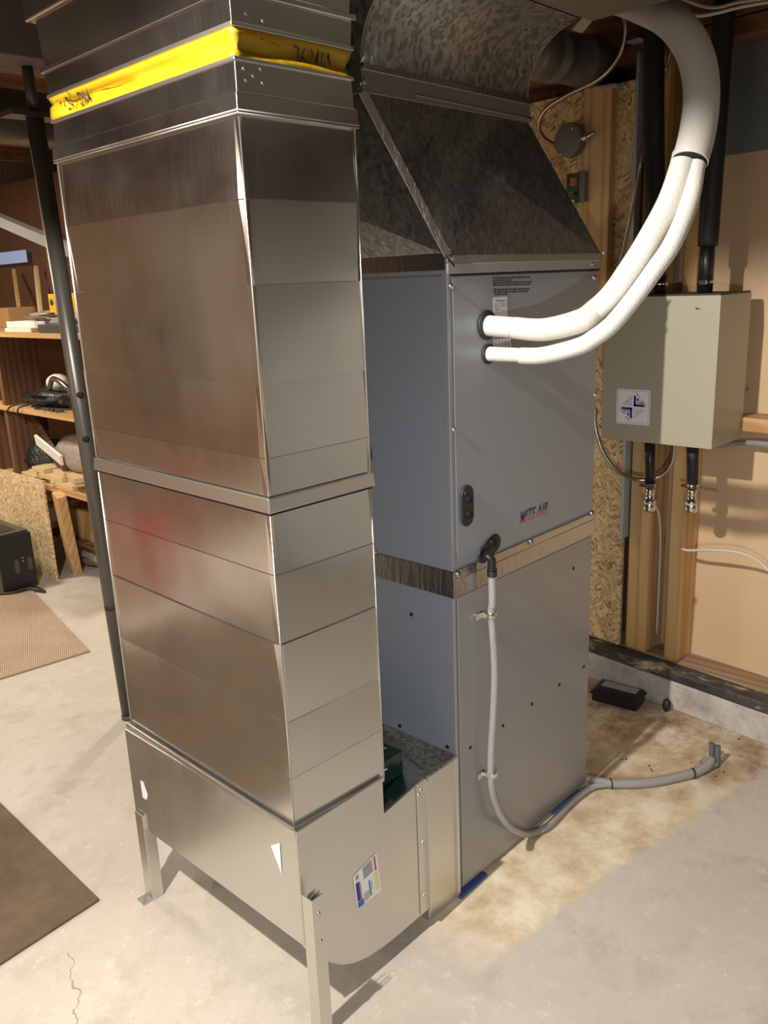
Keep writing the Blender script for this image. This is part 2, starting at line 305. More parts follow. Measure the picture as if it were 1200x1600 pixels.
# ------------------------------------------------------------------ mesh builder
ORG = {}
class MB:
    def __init__(s): s.v = []; s.f = []; s.smooth = []
    def add(s, vs, fs, sm=False):
        k = len(s.v); s.v += [Vector(p) for p in vs]; s.f += [[i+k for i in f] for f in fs]; s.smooth += [sm]*len(fs); return s
    def box(s, a, b, fn=None):
        (x0, y0, z0), (x1, y1, z1) = a, b
        vs = [(x, y, z) for z in (z0, z1) for x, y in ((x0, y0), (x1, y0), (x1, y1), (x0, y1))]
        if fn: vs = [fn(*p) for p in vs]
        return s.add(vs, [(0, 3, 2, 1), (4, 5, 6, 7), (0, 1, 5, 4), (1, 2, 6, 5), (2, 3, 7, 6), (3, 0, 4, 7)])
    def obox(s, c, ax, ay, az, h):
        """oriented box: centre, three axes, half sizes"""
        c = Vector(c); ax, ay, az = [Vector(q).normalized() for q in (ax, ay, az)]
        return s.box((-h[0], -h[1], -h[2]), h, lambda x, y, z: c+ax*x+ay*y+az*z)
    def beam(s, p, q, wx, wy, up=(0, 0, 1)):
        p, q = Vector(p), Vector(q); d = (q-p); L = d.length; d.normalize()
        a = d.cross(Vector(up)); a = a.normalized() if a.length > 1e-4 else Vector((1, 0, 0)); b = a.cross(d)
        return s.obox((p+q)/2, d, a, b, (L/2, wx/2, wy/2))
    def quad(s, *ps): return s.add(ps, [tuple(range(len(ps)))])
    def slab(s, poly, off):
        """closed prism: polygon points extruded by vector off"""
        n = len(poly); off = Vector(off); ps = [Vector(p) for p in poly]
        return s.add(ps+[p+off for p in ps], [tuple(range(n))[::-1], tuple(range(n, 2*n))]+[(i, (i+1) % n, (i+1) % n+n, i+n) for i in range(n)])
    def rings(s, rs, cap=True, sm=True, closed=False):
        n = len(rs[0]); vs = [p for r in rs for p in r]; fs = []
        m = len(rs); rng = range(m) if closed else range(m-1)
        for i in rng:
            j = (i+1) % m
            for k in range(n):
                k2 = (k+1) % n; fs.append((i*n+k, i*n+k2, j*n+k2, j*n+k))
        s.add(vs, fs, sm)
        if cap and not closed:
            kk = len(s.v)-len(vs); s.f += [[kk+i for i in range(n)][::-1], [kk+(m-1)*n+i for i in range(n)]]; s.smooth += [False, False]
        return s
    def tube(s, pts, r, seg=16, smooth=6, flat=1.0, cap=True):
        pts = [Vector(p) for p in pts]; rr = list(r) if isinstance(r, (list, tuple)) else [r]*len(pts)
        if smooth and len(pts) > 2:
            P, Q = [], []
            for i in range(len(pts)-1):
                a, b, c, d = pts[max(i-1, 0)], pts[i], pts[i+1], pts[min(i+2, len(pts)-1)]
                for k in range(smooth):
                    t = k/smooth
                    P.append(0.5*((2*b)+(c-a)*t+(2*a-5*b+4*c-d)*t*t+(3*b-a-3*c+d)*t**3)); Q.append(rr[i]*(1-t)+rr[i+1]*t)
            P.append(pts[-1]); Q.append(rr[-1]); pts, rr = P, Q
        rs = []; N = None
        for i, p in enumerate(pts):
            t = (pts[min(i+1, len(pts)-1)]-pts[max(i-1, 0)]).normalized()
            if N is None:
                N = t.cross(Vector((0, 0, 1)));
                if N.length < 0.1: N = t.cross(Vector((0, 1, 0)))
            N = (N-t*N.dot(t)).normalized(); B = t.cross(N)
            rs.append([p+(N*math.cos(a)+B*math.sin(a)*flat)*rr[i] for a in (2*math.pi*k/seg for k in range(seg))])
        return s.rings(rs, cap)
    def cyl(s, p, q, r, r2=None, seg=20): return s.tube([p, q], [r, r if r2 is None else r2], seg, 0)
    def lathe(s, c, ax, prof, seg=20):
        """profile [(distance along ax, radius)]"""
        c = Vector(c); ax = Vector(ax).normalized(); N = ax.orthogonal().normalized(); B = ax.cross(N)
        return s.rings([[c+ax*h+(N*math.cos(a)+B*math.sin(a))*max(r, 1e-4) for a in (2*math.pi*k/seg for k in range(seg))] for h, r in prof])
    def blob(s, c, h, seg=14, jit=0.15, seed=1):
        rnd = random.Random(seed); c = Vector(c); rs = []
        for i in range(1, seg//2+3):
            a = math.pi*i/(seg//2+3)
            rs.append([c+Vector((h[0]*math.sin(a)*math.cos(b)*(1+rnd.uniform(-jit, jit)), h[1]*math.sin(a)*math.sin(b)*(1+rnd.uniform(-jit, jit)), h[2]*math.cos(a)*(1+rnd.uniform(-jit, jit)/2))) for b in (2*math.pi*k/seg for k in range(seg))])
        return s.rings(rs)
    def build(s, name, material, parent=None, bevel=0.0, local=False, bseg=2):
        me = bpy.data.meshes.new(name)
        if parent is None:
            xs = [p.x for p in s.v]; ys = [p.y for p in s.v]; org = Vector(((min(xs)+max(xs))/2, (min(ys)+max(ys))/2, min(p.z for p in s.v)))
        else: org = Vector((0, 0, 0)) if local else ORG[parent.name]
        me.from_pydata([p-org for p in s.v], [], s.f); me.validate()
        for p, q in zip(me.polygons, s.smooth): p.use_smooth = q
        me.materials.append(M[material] if isinstance(material, str) else material)
        bm = bmesh.new(); bm.from_mesh(me); bmesh.ops.remove_doubles(bm, verts=bm.verts, dist=1e-6); bmesh.ops.recalc_face_normals(bm, faces=bm.faces); bm.to_mesh(me); bm.free()
        o = bpy.data.objects.new(name, me); COL.objects.link(o)
        if parent is None: o.location = org; ORG[o.name] = org
        else: o.parent = parent; ORG[o.name] = ORG[parent.name]
        if bevel:
            b = o.modifiers.new('bevel', 'BEVEL'); b.width = bevel; b.segments = bseg; b.limit_method = 'ANGLE'; b.angle_limit = R(40)
        return o
def tag(o, label=None, cat=None, group=None, kind=None):
    if label: o['label'] = label
    if cat: o['category'] = cat
    if group: o['group'] = group
    if kind: o['kind'] = kind
    return o
def thing(name, label, cat, loc=(0, 0, 0), group=None, rotz=0):
    o = bpy.data.objects.new(name, None); COL.objects.link(o); o.location = loc; o.rotation_euler = (0, 0, rotz)
    o.empty_display_size = 0.05; ORG[o.name] = Vector(loc); return tag(o, label, cat, group)
def struct(o): o['kind'] = 'structure'; return o
def text_on(body, size, origin, xdir, ydir, material, name, parent, depth=0.0006, spacing=1.0, bold=0.0, local=False, align='LEFT'):
    """flat raised lettering lying on a plane: origin is the left end of the baseline"""
    cu = bpy.data.curves.new('t', 'FONT'); cu.body = body; cu.size = size; cu.space_character = spacing; cu.offset = bold; cu.align_x = align
    ob = bpy.data.objects.new('t', cu); COL.objects.link(ob); bpy.context.view_layer.update()
    me = bpy.data.meshes.new_from_object(ob.evaluated_get(bpy.context.evaluated_depsgraph_get()))
    bpy.data.objects.remove(ob)
    xd, yd = Vector(xdir).normalized(), Vector(ydir).normalized(); zd = xd.cross(yd)
    mb = MB(); o0 = Vector(origin)
    top = [o0+xd*p.co.x+yd*p.co.y+zd*depth for p in me.vertices]
    mb.add(top, [tuple(f.vertices) for f in me.polygons])
    bpy.data.meshes.remove(me)
    return mb.build(name, material, parent, local=local)

# ================================================================== STRUCTURE
struct(MB().box((-4.2, -4.2, -0.1), (2.6, 5.0, 0.0)).build('floor', 'floor'))
bpy.data.objects['floor'].location.x = 0; bpy.data.objects['floor'].location.y = 0
for p in bpy.data.objects['floor'].data.vertices: p.co.x += -0.8; p.co.y += 0.4
struct(MB().box((-4.2, -4.2, 2.16), (2.6, 5.0, 2.22)).build('ceiling', 'ceil'))
struct(MB().box((-4.2, -4.2, 0), (-4.1, 5.0, 2.16)).build('wall_left', 'backwall'))
struct(MB().box((-4.2, 4.9, 0), (2.6, 5.0, 2.16)).build('wall_back', 'backwall'))
struct(MB().box((-4.2, -4.2, 0), (2.6, -4.1, 2.16)).build('wall_front', 'backwall'))
def wbox(mb, s0, s1, d0, d1, z0, z1): return mb.box((s0, d0, z0), (s1, d1, z1), lambda a, b, c: WW(a, b, c))
# concrete kneewall, gasket, sill plate, sheathing, foam board, top plate
struct(wbox(MB(), -3.6, 4.6, -0.005, 0.30, 0, 0.092).build('wall_base', 'kwall', bevel=0.004))
struct(wbox(MB(), -3.6, 2.2, -0.016, 0.045, 0.100, 0.131).build('trim_gasket', 'tar', bevel=0.006))
struct(wbox(MB(), -3.6, 4.6, 0.04, 0.135, 0.092, 0.134).build('trim_sill', 'sill', bevel=0.002))
struct(wbox(MB(), -1.05, 0.205, 0.135, 0.155, 0.10, 1.60).build('wall_right', 'tan'))
struct(wbox(MB(), -3.6, 0.205, 0.125, 0.16, 1.585, 2.10).build('wall_right_upper', 'bluegrey_foam'))
struct(wbox(MB(), -3.6, -1.05, 0.10, 0.155, 0.10, 1.60).build('wall_right_plastic', 'pale_poly'))
struct(wbox(MB(), 0.20, 4.6, 0.135, 0.155, 0.10, 2.1).build('wall_right_boards', 'darkwood'))
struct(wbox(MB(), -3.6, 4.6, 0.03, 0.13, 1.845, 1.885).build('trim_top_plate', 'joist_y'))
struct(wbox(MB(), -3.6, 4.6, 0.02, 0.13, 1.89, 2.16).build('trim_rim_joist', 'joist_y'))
# studs
def stud(s0, w, label, z1=1.845, m='pine', d0=0.042, grp=None):
    o = wbox(MB(), s0, s0+w, d0, 0.132, 0.134, z1).build('wall_stud', m, bevel=0.002)
    return tag(o, label, 'stud', grp)
stud(0.135, 0.036, 'doubled pine stud, right half, standing left of the lower hoses beneath the olive box')
stud(0.172, 0.036, 'doubled pine stud, left half, beside the pale blue steel edge')
stud(0.030, 0.040, 'knotty pine stud standing behind the right-hand black pipe and beside the tan sheathing')
for k in range(1):
    stud(-0.85-0.40*k, 0.038, 'pine stud in the run of bare wall to the right of the frame', grp='studs of the bare wall beyond the frame')
# strand board panel behind the air handler
s0 = 0.212
tag(wbox(MB(), s0+0.012, s0+0.50, 0.030, 0.042, 0.134, 1.80).build('strand_board', 'osb'), 'strand board panel on the wall right behind the air handler', 'panel')
o = wbox(MB(), 0.212, 0.222, 0.012, 0.045, 0.50, 1.86).build('metal_channel', 'conduit', bevel=0.001)
tag(o, 'thin pale blue steel edge strip running up the wall beside the doubled stud', 'metal strip')
o = wbox(MB(), 0.292, 0.385, 0.006, 0.030, 1.05, 1.80).build('wall_board', 'pine', bevel=0.002)
tag(o, 'wide pine board behind the round junction box, over the strand board', 'board')
# ceiling joists
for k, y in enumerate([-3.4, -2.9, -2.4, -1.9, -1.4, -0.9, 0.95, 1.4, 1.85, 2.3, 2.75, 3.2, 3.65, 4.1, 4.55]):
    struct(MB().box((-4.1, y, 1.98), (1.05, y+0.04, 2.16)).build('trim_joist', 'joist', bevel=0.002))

# ================================================================== RETURN DUCT
DL = dict(L=0.5418, W=0.2144)
RT = (-0.4444, -0.0077, 0)
duct = thing('return_duct', 'tall shiny rectangular sheet metal return duct standing on the curved boot', 'duct', RT, rotz=-0.0246)
def creased(z0, z1, creases, seed, grow=0.0):
    """four sides of a duct section; every band between two rolled beads leans a little"""
    rnd = random.Random(seed); L, W_ = DL['L'], DL['W']
    zs = [z0]+[c for c in creases if z0 < c < z1]+[z1]; mb = MB()
    prof = []
    for i in range(len(zs)-1):
        t = TILT.get(round(zs[i], 3), 0.0)*(zs[i+1]-zs[i])
        a, b = t/2, -t/2
        prof += [(zs[i]+0.0008, a), (zs[i+1]-0.0008, b)]
        if i < len(zs)-2: prof += [(zs[i+1]-0.0004, -0.0012), (zs[i+1]+0.0004, -0.0012)]
    for (p, q, nrm) in (((0, 0), (0, L), (-1, 0)), ((W_, 0), (0, 0), (0, -1)), ((0, L), (W_, L), (0, 1)), ((W_, L), (W_, 0), (1, 0))):
        n = 12; vs = []; cols = [0, 0.025]+[0.025+0.95*(k+1)/n for k in range(n)]+[1.0]
        cols = sorted(set(round(c, 4) for c in cols))
        rows = [(z0, 0)]+prof+[(z1, 0)]
        for z, off in rows:
            for c in cols:
                e = 0 if c in (0, 1) else 1
                bow = 0.0012*math.sin(c*math.pi)*math.sin((z-z0)/(z1-z0)*math.pi)
                x = p[0]+(q[0]-p[0])*c+nrm[0]*(off*e+bow+grow); y = p[1]+(q[1]-p[1])*c+nrm[1]*(off*e+bow+grow)
                vs.append((x, y, z))
        m_ = len(cols); fs = [(i*m_+j, i*m_+j+1, (i+1)*m_+j+1, (i+1)*m_+j) for i in range(len(rows)-1) for j in range(m_-1)]
        mb.add(vs, fs, False)
    return mb
TILT = {1.415: 0.035, 1.300: -0.03, 1.158: -0.006, 1.05: 0.022, 0.991: -0.03, 0.866: 0.022, 0.75: -0.015, 0.61: -0.03, 0.508: 0.02, 0.407: 0.014}
creased(0.991, 1.528, [1.05, 1.158, 1.30, 1.415], 1).build('upper_section', 'duct', duct, local=True)
creased(0.405, 0.967, [0.508, 0.61, 0.75, 0.866], 2).build('lower_section', 'duct', duct, local=True)
def ring(mb, z0, z1, g0, g1=None, L=None, W_=None):
    g1 = g0 if g1 is None else g1; L = L or DL['L']; W_ = W_ or DL['W']
    a = [(-g0, -g0, z0), (W_+g0, -g0, z0), (W_+g0, L+g0, z0), (-g0, L+g0, z0)]
    b = [(-g1, -g1, z1), (W_+g1, -g1, z1), (W_+g1, L+g1, z1), (-g1, L+g1, z1)]
    return mb.add(a+b, [(0, 1, 5, 4), (1, 2, 6, 5), (2, 3, 7, 6), (3, 0, 4, 7), (3, 2, 1, 0), (4, 5, 6, 7)])
o = ring(MB(), 0.966, 0.990, 0.006, 0.004).build('seam_cleat', 'cleat', duct, 0.002, True)
ring(MB(), 0.962, 0.966, 0.0015).build('seam_shadow_gap', 'dark', duct, 0, True)
for (x, y) in ((0, 0), (DL['W'], 0), (0, DL['L'])):
    for z0, z1 in ((0.41, 0.965), (0.992, 1.526)): MB().cyl((x, y, z0), (x, y, z1), 0.0014, seg=10).build('corner_bead', 'cleat', duct, 0, True)
mb = MB(); ring(mb, 1.522, 1.549, 0.0055, 0.004); mb.build('hem_band', 'duct', duct, 0.0015, True)
mb = MB(); ring(mb, 1.549, 1.590, 0.001, -0.001); mb.build('lower_collar', 'duct', duct, 0.001, True)
mb = MB(); ring(mb, 1.588, 1.593, 0.002); mb.build('collar_edge', 'cleat', duct, 0.001, True)
# rolled hems
mb = MB()
for z in (1.5225, 1.5265):
    mb.tube([(-0.006, DL['L'], z), (-0.006, -0.006, z), (DL['W']+0.004, -0.006, z)], 0.0012, 6, 0)
mb.build('rolled_hem', 'cleat', duct, 0, True)
# yellow flexible connector: folded fabric
def yellow():
    mb = MB(); L, W_ = DL['L'], DL['W']; per = []
    n = 46
    for k in range(n+1): per.append((0, L*(1-k/n), (-1, 0), k/n*L))
    for k in range(1, 21): per.append((W_*k/20, 0, (0, -1), L+W_*k/20))
    rows = [1.592, 1.600, 1.607, 1.613, 1.620, 1.628]; vs = []
    for j, z in enumerate(rows):
        for (x, y, nn, s) in per:
            t = j/(len(rows)-1)
            fold = -0.021*(1-abs(2*t-1))*(0.85+0.2*math.sin(s*9))
            crease = 0.004*math.sin(s*38+j*1.2)*math.sin(math.pi*t)
            if s < 0.05 or abs(s-L) < 0.02: fold *= 0.25
            zz = z+(0.006*math.sin(s*7+1.0) if 1 < j < 4 else 0)
            o_ = fold+crease+0.0005
            vs.append((x+nn[0]*o_, y+nn[1]*o_, zz))
    m_ = len(per); fs = [(i*m_+j, i*m_+j+1, (i+1)*m_+j+1, (i+1)*m_+j) for i in range(len(rows)-1) for j in range(m_-1)]
    mb.add(vs, fs, True); return mb
yo = yellow().build('flexible_connector', 'yellow', duct, 0, True); yo['label'] = 'creased yellow vinyl connector band with black printing'
so = yo.modifiers.new('solid', 'SOLIDIFY'); so.thickness = 0.001
text_on('VINYL', 0.024, (0.178, 0.009, 1.6205), (-1, 0, 0), (0, 0, -1), 'ink', 'printing', yo, 0.0, 1.15, local=True)
# flip normal side: raised towards viewer
text_on('VINYL F', 0.013, (0.085, -0.001, 1.6185), (-1, 0, 0.06), (0, 0, -1), 'ink', 'printing', yo, 0.0, 1.1, local=True)
text_on('MO | SLE', 0.027, (-0.0005, 0.405, 1.6215), (0, 1, 0), (0, 0, -1), 'ink', 'printing', yo, 0.0, 1.1, local=True)
for o_ in [q for q in bpy.data.objects if q.parent == yo]:      # lay the printing into the folded fabric
    fr = max(v_.co.x for v_ in o_.data.vertices) > 0.02
    for v_ in o_.data.vertices:
        t = min(1, max(0, (v_.co.z-1.592)/0.036)); dd = 0.017*(1-abs(2*t-1))-0.0055
        if fr: v_.co.y = dd
        else: v_.co.x = dd
# upper collar, hems and duct going up to the ceiling trunk
mb = MB(); ring(mb, 1.628, 1.634, 0.003); mb.build('upper_collar_edge', 'cleat', duct, 0.001, True)
mb = MB(); ring(mb, 1.634, 1.668, 0.0, 0.002); mb.build('upper_collar', 'duct', duct, 0.001, True)
mb = MB(); ring(mb, 1.668, 1.676, 0.007, 0.007); mb.build('upper_hem', 'duct', duct, 0.001, True)
mb = MB(); ring(mb, 1.672, 1.752, 0.0, 0.004); mb.build('riser', 'duct', duct, 0.001, True)
# rivet dimples near the corner
mb = MB()
for (x, z) in ((0.014, 1.579), (0.016, 1.565), (0.029, 1.572), (0.044, 1.565), (0.042, 1.582), (0.024, 1.646), (0.040, 1.657), (0.012, 1.655), (0.052, 1.642)):
    MB().lathe((x, 0.0005, z), (0, -1, 0), [(0, 0.0028), (0.0015, 0.0022), (0.002, 0.0)], 8).build('dimple', 'duct', duct, 0, True)
mb = MB(); mb.box((-0.012, -0.06, 1.752), (DL['W']+0.02, DL['L']+0.03, 1.98))
mb.build('ceiling_trunk', 'duct', duct, 0.003, True)

# ================================================================== CURVED BOOT
boot = thing('duct_boot', 'galvanized curved duct boot on angle legs under the tall return duct', 'duct fitting', (-0.30, 0.25, 0))
def bootprof():
    pts = [(-0.4470, 0.408)]
    pts += [(-0.447, 0.180), (-0.432, 0.162), (-0.412, 0.136), (-0.390, 0.108), (-0.365, 0.084), (-0.335, 0.066), (-0.300, 0.054), (-0.260, 0.048), (-0.215, 0.046)]
    pts += [(-0.118, 0.046), (-0.118, 0.352), (-0.236, 0.335), (-0.236, 0.408)]
    return pts
bp = bootprof()
YF, YB = -0.014, 0.536
def prism_y(poly, y0, y1, mb=None):
    mb = mb or MB(); return mb.slab([(x, y0, z) for x, z in poly], (0, y1-y0, 0))
prism_y(bp, YF+0.002, YB).build('boot_body', 'boot', boot, 0.0015)
# standing seam round the front cheek
mb = MB(); path = [(x, YF+0.001, z) for x, z in bp[1:10]]+[(-0.12, YF+0.001, 0.046)]
mb.tube(path, 0.0022, 6, 0); mb.build('cheek_seam', 'cleat', boot)
# cheek pane outline (slightly proud front sheet)
prism_y([(x*1.0, z) for x, z in bp], YF-0.0006, YF+0.0015).build('cheek', 'boot', boot)
# collar lip round the duct foot
mb = MB()
mb.beam((-0.452, YF-0.004, 0.413), (-0.438, YB+0.004, 0.413), 0.005, 0.012)
mb.beam((-0.452, YF-0.004, 0.412), (-0.236, YF-0.004, 0.412), 0.005, 0.010)
mb.build('collar_lip', 'cleat', boot, 0.0012)
# flange with screws next to the filter rack
mb = MB(); mb.box((-0.145, YF-0.0035, 0.050), (-0.120, YF-0.001, 0.352)); mb.box((-0.122, YF-0.010, 0.050), (-0.118, YF, 0.352)); mb.build('flange', 'cleat', boot, 0.0008)
for z in (0.335, 0.215, 0.09, 0.327):
    x = -0.133 if z != 0.327 else -0.140
    MB().lathe((x, YF-0.003, z), (0, -1, 0), [(0, 0.0045), (0.001, 0.0045), (0.003, 0.003), (0.0035, 0.0)], 10).build('screw', 'screw', boot)
# legs: folded angle channel
def leg(x, y, z1, w_=0.027):
    mb = MB()
    mb.box((x, y-0.002, 0.0), (x+w_, y, z1)); mb.box((x, y-0.002, 0.0), (x+0.002, y+0.024, z1))
    mb.box((x+0.004, y+0.004, 0.0), (x+w_-0.002, y+0.006, z1+0.003)); mb.box((x+0.004, y+0.012, 0.0), (x+w_-0.004, y+0.014, z1+0.003))
    return mb
def legp(x, y, z1, screws):
    lo = leg(x, y, z1).build('leg', 'cleat', boot, 0.0006)
    for z in screws: MB().lathe((x+0.014, y-0.002, z), (0, -1, 0), [(0, 0.0045), (0.0015, 0.004), (0.002, 0)], 10).build('screw', 'screw', lo)
    return lo
legp(-0.452, -0.046, 0.296, (0.262, 0.205))
mb = MB(); mb.box((-0.452, YB-0.036, 0.0), (-0.450, YB-0.006, 0.215)); mb.box((-0.452, YB-0.038, 0), (-0.426, YB-0.036, 0.215)); mb.box((-0.475, YB-0.036, 0.0), (-0.450, YB-0.006, 0.003))
mb.build('leg', 'cleat', boot, 0.0006)
# sticker on the cheek
y_ = YF-0.0012
st = MB().quad(at(551, 1370, 1, y_), at(588, 1332, 1, y_), at(596, 1391, 1, y_), at(558, 1422, 1, y_)).build('printed_label', 'paper', boot)
st['label'] = 'white product sticker with blue, red, green and yellow print'
def on_sticker(u0, v0, u1, v1, m, nm, yy=YF-0.0018):
    """patch in the sticker's own u/v (0..1)"""
    A, B, C_, D_ = [at(*q, 1, yy) for q in ((551, 1370), (588, 1332), (596, 1391), (558, 1422))]
    f = lambda u, v: (A*(1-u)+B*u)*(1-v)+(D_*(1-u)+C_*u)*v
    MB().quad(f(u0, v0), f(u1, v0), f(u1, v1), f(u0, v1)).build(nm, m, st)
on_sticker(0.06, 0.82, 0.30, 0.99, 'inkblue', 'print_block'); on_sticker(0.07, 0.28, 0.20, 0.80, 'navy', 'print_block'); on_sticker(0.21, 0.30, 0.25, 0.80, 'red', 'print_block')
on_sticker(0.40, 0.05, 0.78, 0.36, 'greyink', 'print_block'); on_sticker(0.86, 0.04, 0.93, 0.4, 'red', 'print_block'); on_sticker(0.80, 0.46, 0.95, 0.92, 'inkyellow', 'print_block')
on_sticker(0.56, 0.50, 0.62, 0.92, 'inkgreen', 'print_block'); on_sticker(0.66, 0.55, 0.69, 0.8, 'greyink', 'print_block')
for k in range(4): on_sticker(0.34+0.055*k, 0.72, 0.36+0.055*k, 0.95, 'ink', 'print_line')
on_sticker(0.10, 0.08, 0.22, 0.20, 'greyink', 'print_block')
# torn paper
a = MB().quad(at(423, 1321, 0, -0.4482), at(437, 1317, 0, -0.4482), at(440, 1366, 0, -0.4482)).build('torn_label', 'paper', boot); a['label'] = 'torn white paper scrap'
a = MB().quad(at(219, 1219, 0, -0.4482), at(224, 1222, 0, -0.4482), at(231, 1242, 0, -0.4482), at(229, 1250, 0, -0.4482), at(223, 1246, 0, -0.4482)).build('torn_label', 'paper', boot)

# ================================================================== FILTER RACK, green carton, insulation
rack = thing('filter_rack', 'narrow galvanized filter rack box between boot and air handler', 'duct fitting', (-0.05, 0.25, 0))
MB().box((-0.105, -0.004, 0.0), (-0.003, 0.53, 0.338)).build('rack_body', 'boot', rack, 0.0015)
MB().box((-0.105, -0.004, 0.338), (-0.003, 0.53, 0.343)).build('rack_top', 'spangle', rack, 0.001)
MB().box((-0.013, -0.008, 0.0), (-0.003, -0.003, 0.343)).build('rack_edge', 'cleat', rack, 0.001)
mb = MB(); mb.tube([(-0.112, 0.004, 0.349), (-0.104, 0.05, 0.352), (-0.110, 0.12, 0.349), (-0.112, 0.30, 0.350)], [0.011, 0.013, 0.010, 0.009], 10, 5)
tag(mb.build('insulation_strip', 'fuzz'), 'fuzzy grey insulation strip squeezed between the boot and filter rack', 'insulation')
gb = thing('filter_carton', 'glossy dark green carton with thin white lines lying behind the return duct foot', 'box', (-0.19, 0.15, 0.356))
gm = MB(); gm.box((-0.262, 0.030, 0.352), (-0.132, 0.27, 0.402)); gm.build('carton', 'greenbox', gb, 0.001)
MB().beam((-0.262, 0.0292, 0.383), (-0.178, 0.0292, 0.3845), 0.0012, 0.002).build('stripe', 'paper', gb)
MB().beam((-0.146, 0.060, 0.4023), (-0.150, 0.19, 0.4023), 0.0016, 0.0008).build('stripe', 'paper', gb)
# throat plate of the boot under the carton
MB().slab([(-0.236, YF+0.004, 0.3372), (-0.118, YF+0.004, 0.3542), (-0.118, 0.5, 0.3542), (-0.236, 0.5, 0.3372)], (0, 0, -0.001)).build('throat_plate', 'duct', boot)

# ================================================================== AIR HANDLER
W_, D_, H_ = 0.533, 0.545, 1.3245
ah = thing('air_handler', 'tall blue-grey air handler cabinet with a reflective tape band round its middle', 'air handler', (0.2665, 0.27, 0))
MB().box((0.001, 0.001, 0.008), (W_-0.001, D_, 0.722)).build('lower_cabinet', 'cab_low', ah, 0.004)
MB().box((0, 0, 0.722), (W_, D_, 1.306)).build('upper_cabinet', 'cab', ah, 0.004)
# side skins are the cooler blue, the pale folded corner between is coloured for the light it catches
MB().box((-0.0012, 0.008, 0.012), (0.004, D_-0.01, 0.69)).build('side_panel', 'cab', ah)
MB().box((-0.0012, 0.008, 0.745), (0.004, D_-0.01, 1.302)).build('side_panel', 'cab', ah)
mb = MB(); mb.box((-0.0022, -0.0022, 0.012), (0.006, 0.012, 0.69)); mb.build('lit_corner_fold', 'cab_edge', ah, 0.002)
mb = MB(); mb.box((-0.0022, -0.0022, 0.745), (0.006, 0.012, 1.308)); mb.build('lit_corner_fold', 'cab_edge', ah, 0.002)
MB().box((0.012, -0.0030, 0.752), (W_-0.004, 0.0, 1.3015)).build('front_panel', 'cab', ah, 0.0015)
MB().box((0.010, -0.0028, 0.012), (W_-0.004, 0.0, 0.688)).build('front_panel', 'cab_low', ah, 0.0015)
MB().box((0.005, -0.0034, 1.3025), (W_, 0.001, 1.3055)).build('shadow_gap', 'dark', ah)
MB().box((-0.003, -0.005, 1.3055), (W_+0.003, D_, H_)).build('top_rail', 'cab_edge', ah, 0.002)
# foil band
mb = MB(); mb.box((-0.0035, -0.0055, 0.690), (W_+0.0035, D_-0.05, 0.746))
mb.build('foil_band', 'foil', ah, 0.002)['label'] = 'wrinkled silver foil tape band'
MB().tube([(0.002, -0.0058, 0.727), (W_, -0.0058, 0.729)], 0.0008, 6, 0).build('tape_wrinkle', 'foil', ah)
# blistered screws under the tape
for (u, v, ax, val) in ((829, 847, 1, -0.006), (925, 802, 1, -0.006), (586, 863, 0, -0.004), (716, 897, 1, -0.006)):
    MB().blob(at(u, v, ax, val), (0.007, 0.007, 0.007), 8, 0.3, u).build('tape_blister', 'foil', ah)
# screws and plug holes on the front
for (u, v) in ((704, 447), (709, 671), (928, 434), (930, 617), (924, 412)):
    MB().lathe(at(u, v, 1, -0.003), (0, -1, 0), [(0, 0.0055), (0.001, 0.0055), (0.004, 0.0035), (0.0045, 0)], 10).build('screw', 'screw', ah)
for (u, v) in ((896, 888), (912, 1042), (874, 1070), (831, 1100), (786, 1134), (735, 1168)):
    MB().lathe(at(u, v, 1, -0.003), (0, -1, 0), [(0, 0.0042), (0.0008, 0.0042), (0.001, 0)], 10).build('plug', 'dark', ah)
MB().lathe(at(643, 960, 0, -0.0015), (-1, 0, 0), [(0, 0.0042), (0.0015, 0.0042), (0.0018, 0)], 10).build('plug', 'dark', ah)
for (u, v) in ((625, 1134), (699, 1167)):
    MB().lathe(at(u, v, 0, -0.0015), (-1, 0, 0), [(0, 0.0045), (0.0015, 0.0045), (0.0018, 0)], 10).build('plug', 'dark', ah)
# knockout grommets
def oval(c, hl, r, dirv, y0, y1, grow=0.0, seg=12):
    c = Vector(c); d = Vector(dirv).normalized(); e = Vector((d.z, 0, -d.x)); pts = []
    for k in range(seg+1):
        a = math.pi*k/seg; pts.append(c+d*(hl+r*math.sin(a)*1.0)+e*(r*math.cos(a)))
    for k in range(seg+1):
        a = math.pi+math.pi*k/seg; pts.append(c+d*(-hl+r*math.sin(a))+e*(r*math.cos(a)))
    return MB().slab([(p.x, y0, p.z) for p in pts], (0, y1-y0, 0))
c = at(728, 790, 1, -0.003); gk = oval(c, 0.022, 0.0195, (0, 0, 1), -0.009, -0.0028).build('port_grommet', 'rubber', ah, 0.003); gk['label'] = 'upright oval black rubber grommet with two ports'
oval(c, 0.022, 0.0140, (0, 0, 1), -0.0105, -0.0085).build('grommet_inset', 'black', gk, 0.001)
for dz in (-0.017, 0.014): MB().lathe((c.x, -0.0105, c.z+dz), (0, -1, 0), [(0, 0.0095), (0.003, 0.0085), (0.001, 0.006), (0.001, 0)], 16).build('port', 'black', gk)
c = at(763, 857, 1, -0.003); gd = oval(c, 0.021, 0.0185, (0.93, 0, 0.36), -0.008, -0.0028).build('port_grommet', 'rubber', ah, 0.003); gd['label'] = 'tilted black drain port grommet'
MB().lathe((c.x+0.008, -0.008, c.z+0.012), (0, -1, 0), [(0, 0.010), (0.004, 0.009), (0.001, 0.006), (0.001, 0)], 16).build('port', 'black', gd)
EL = at(768, 872, 1, -0.030)
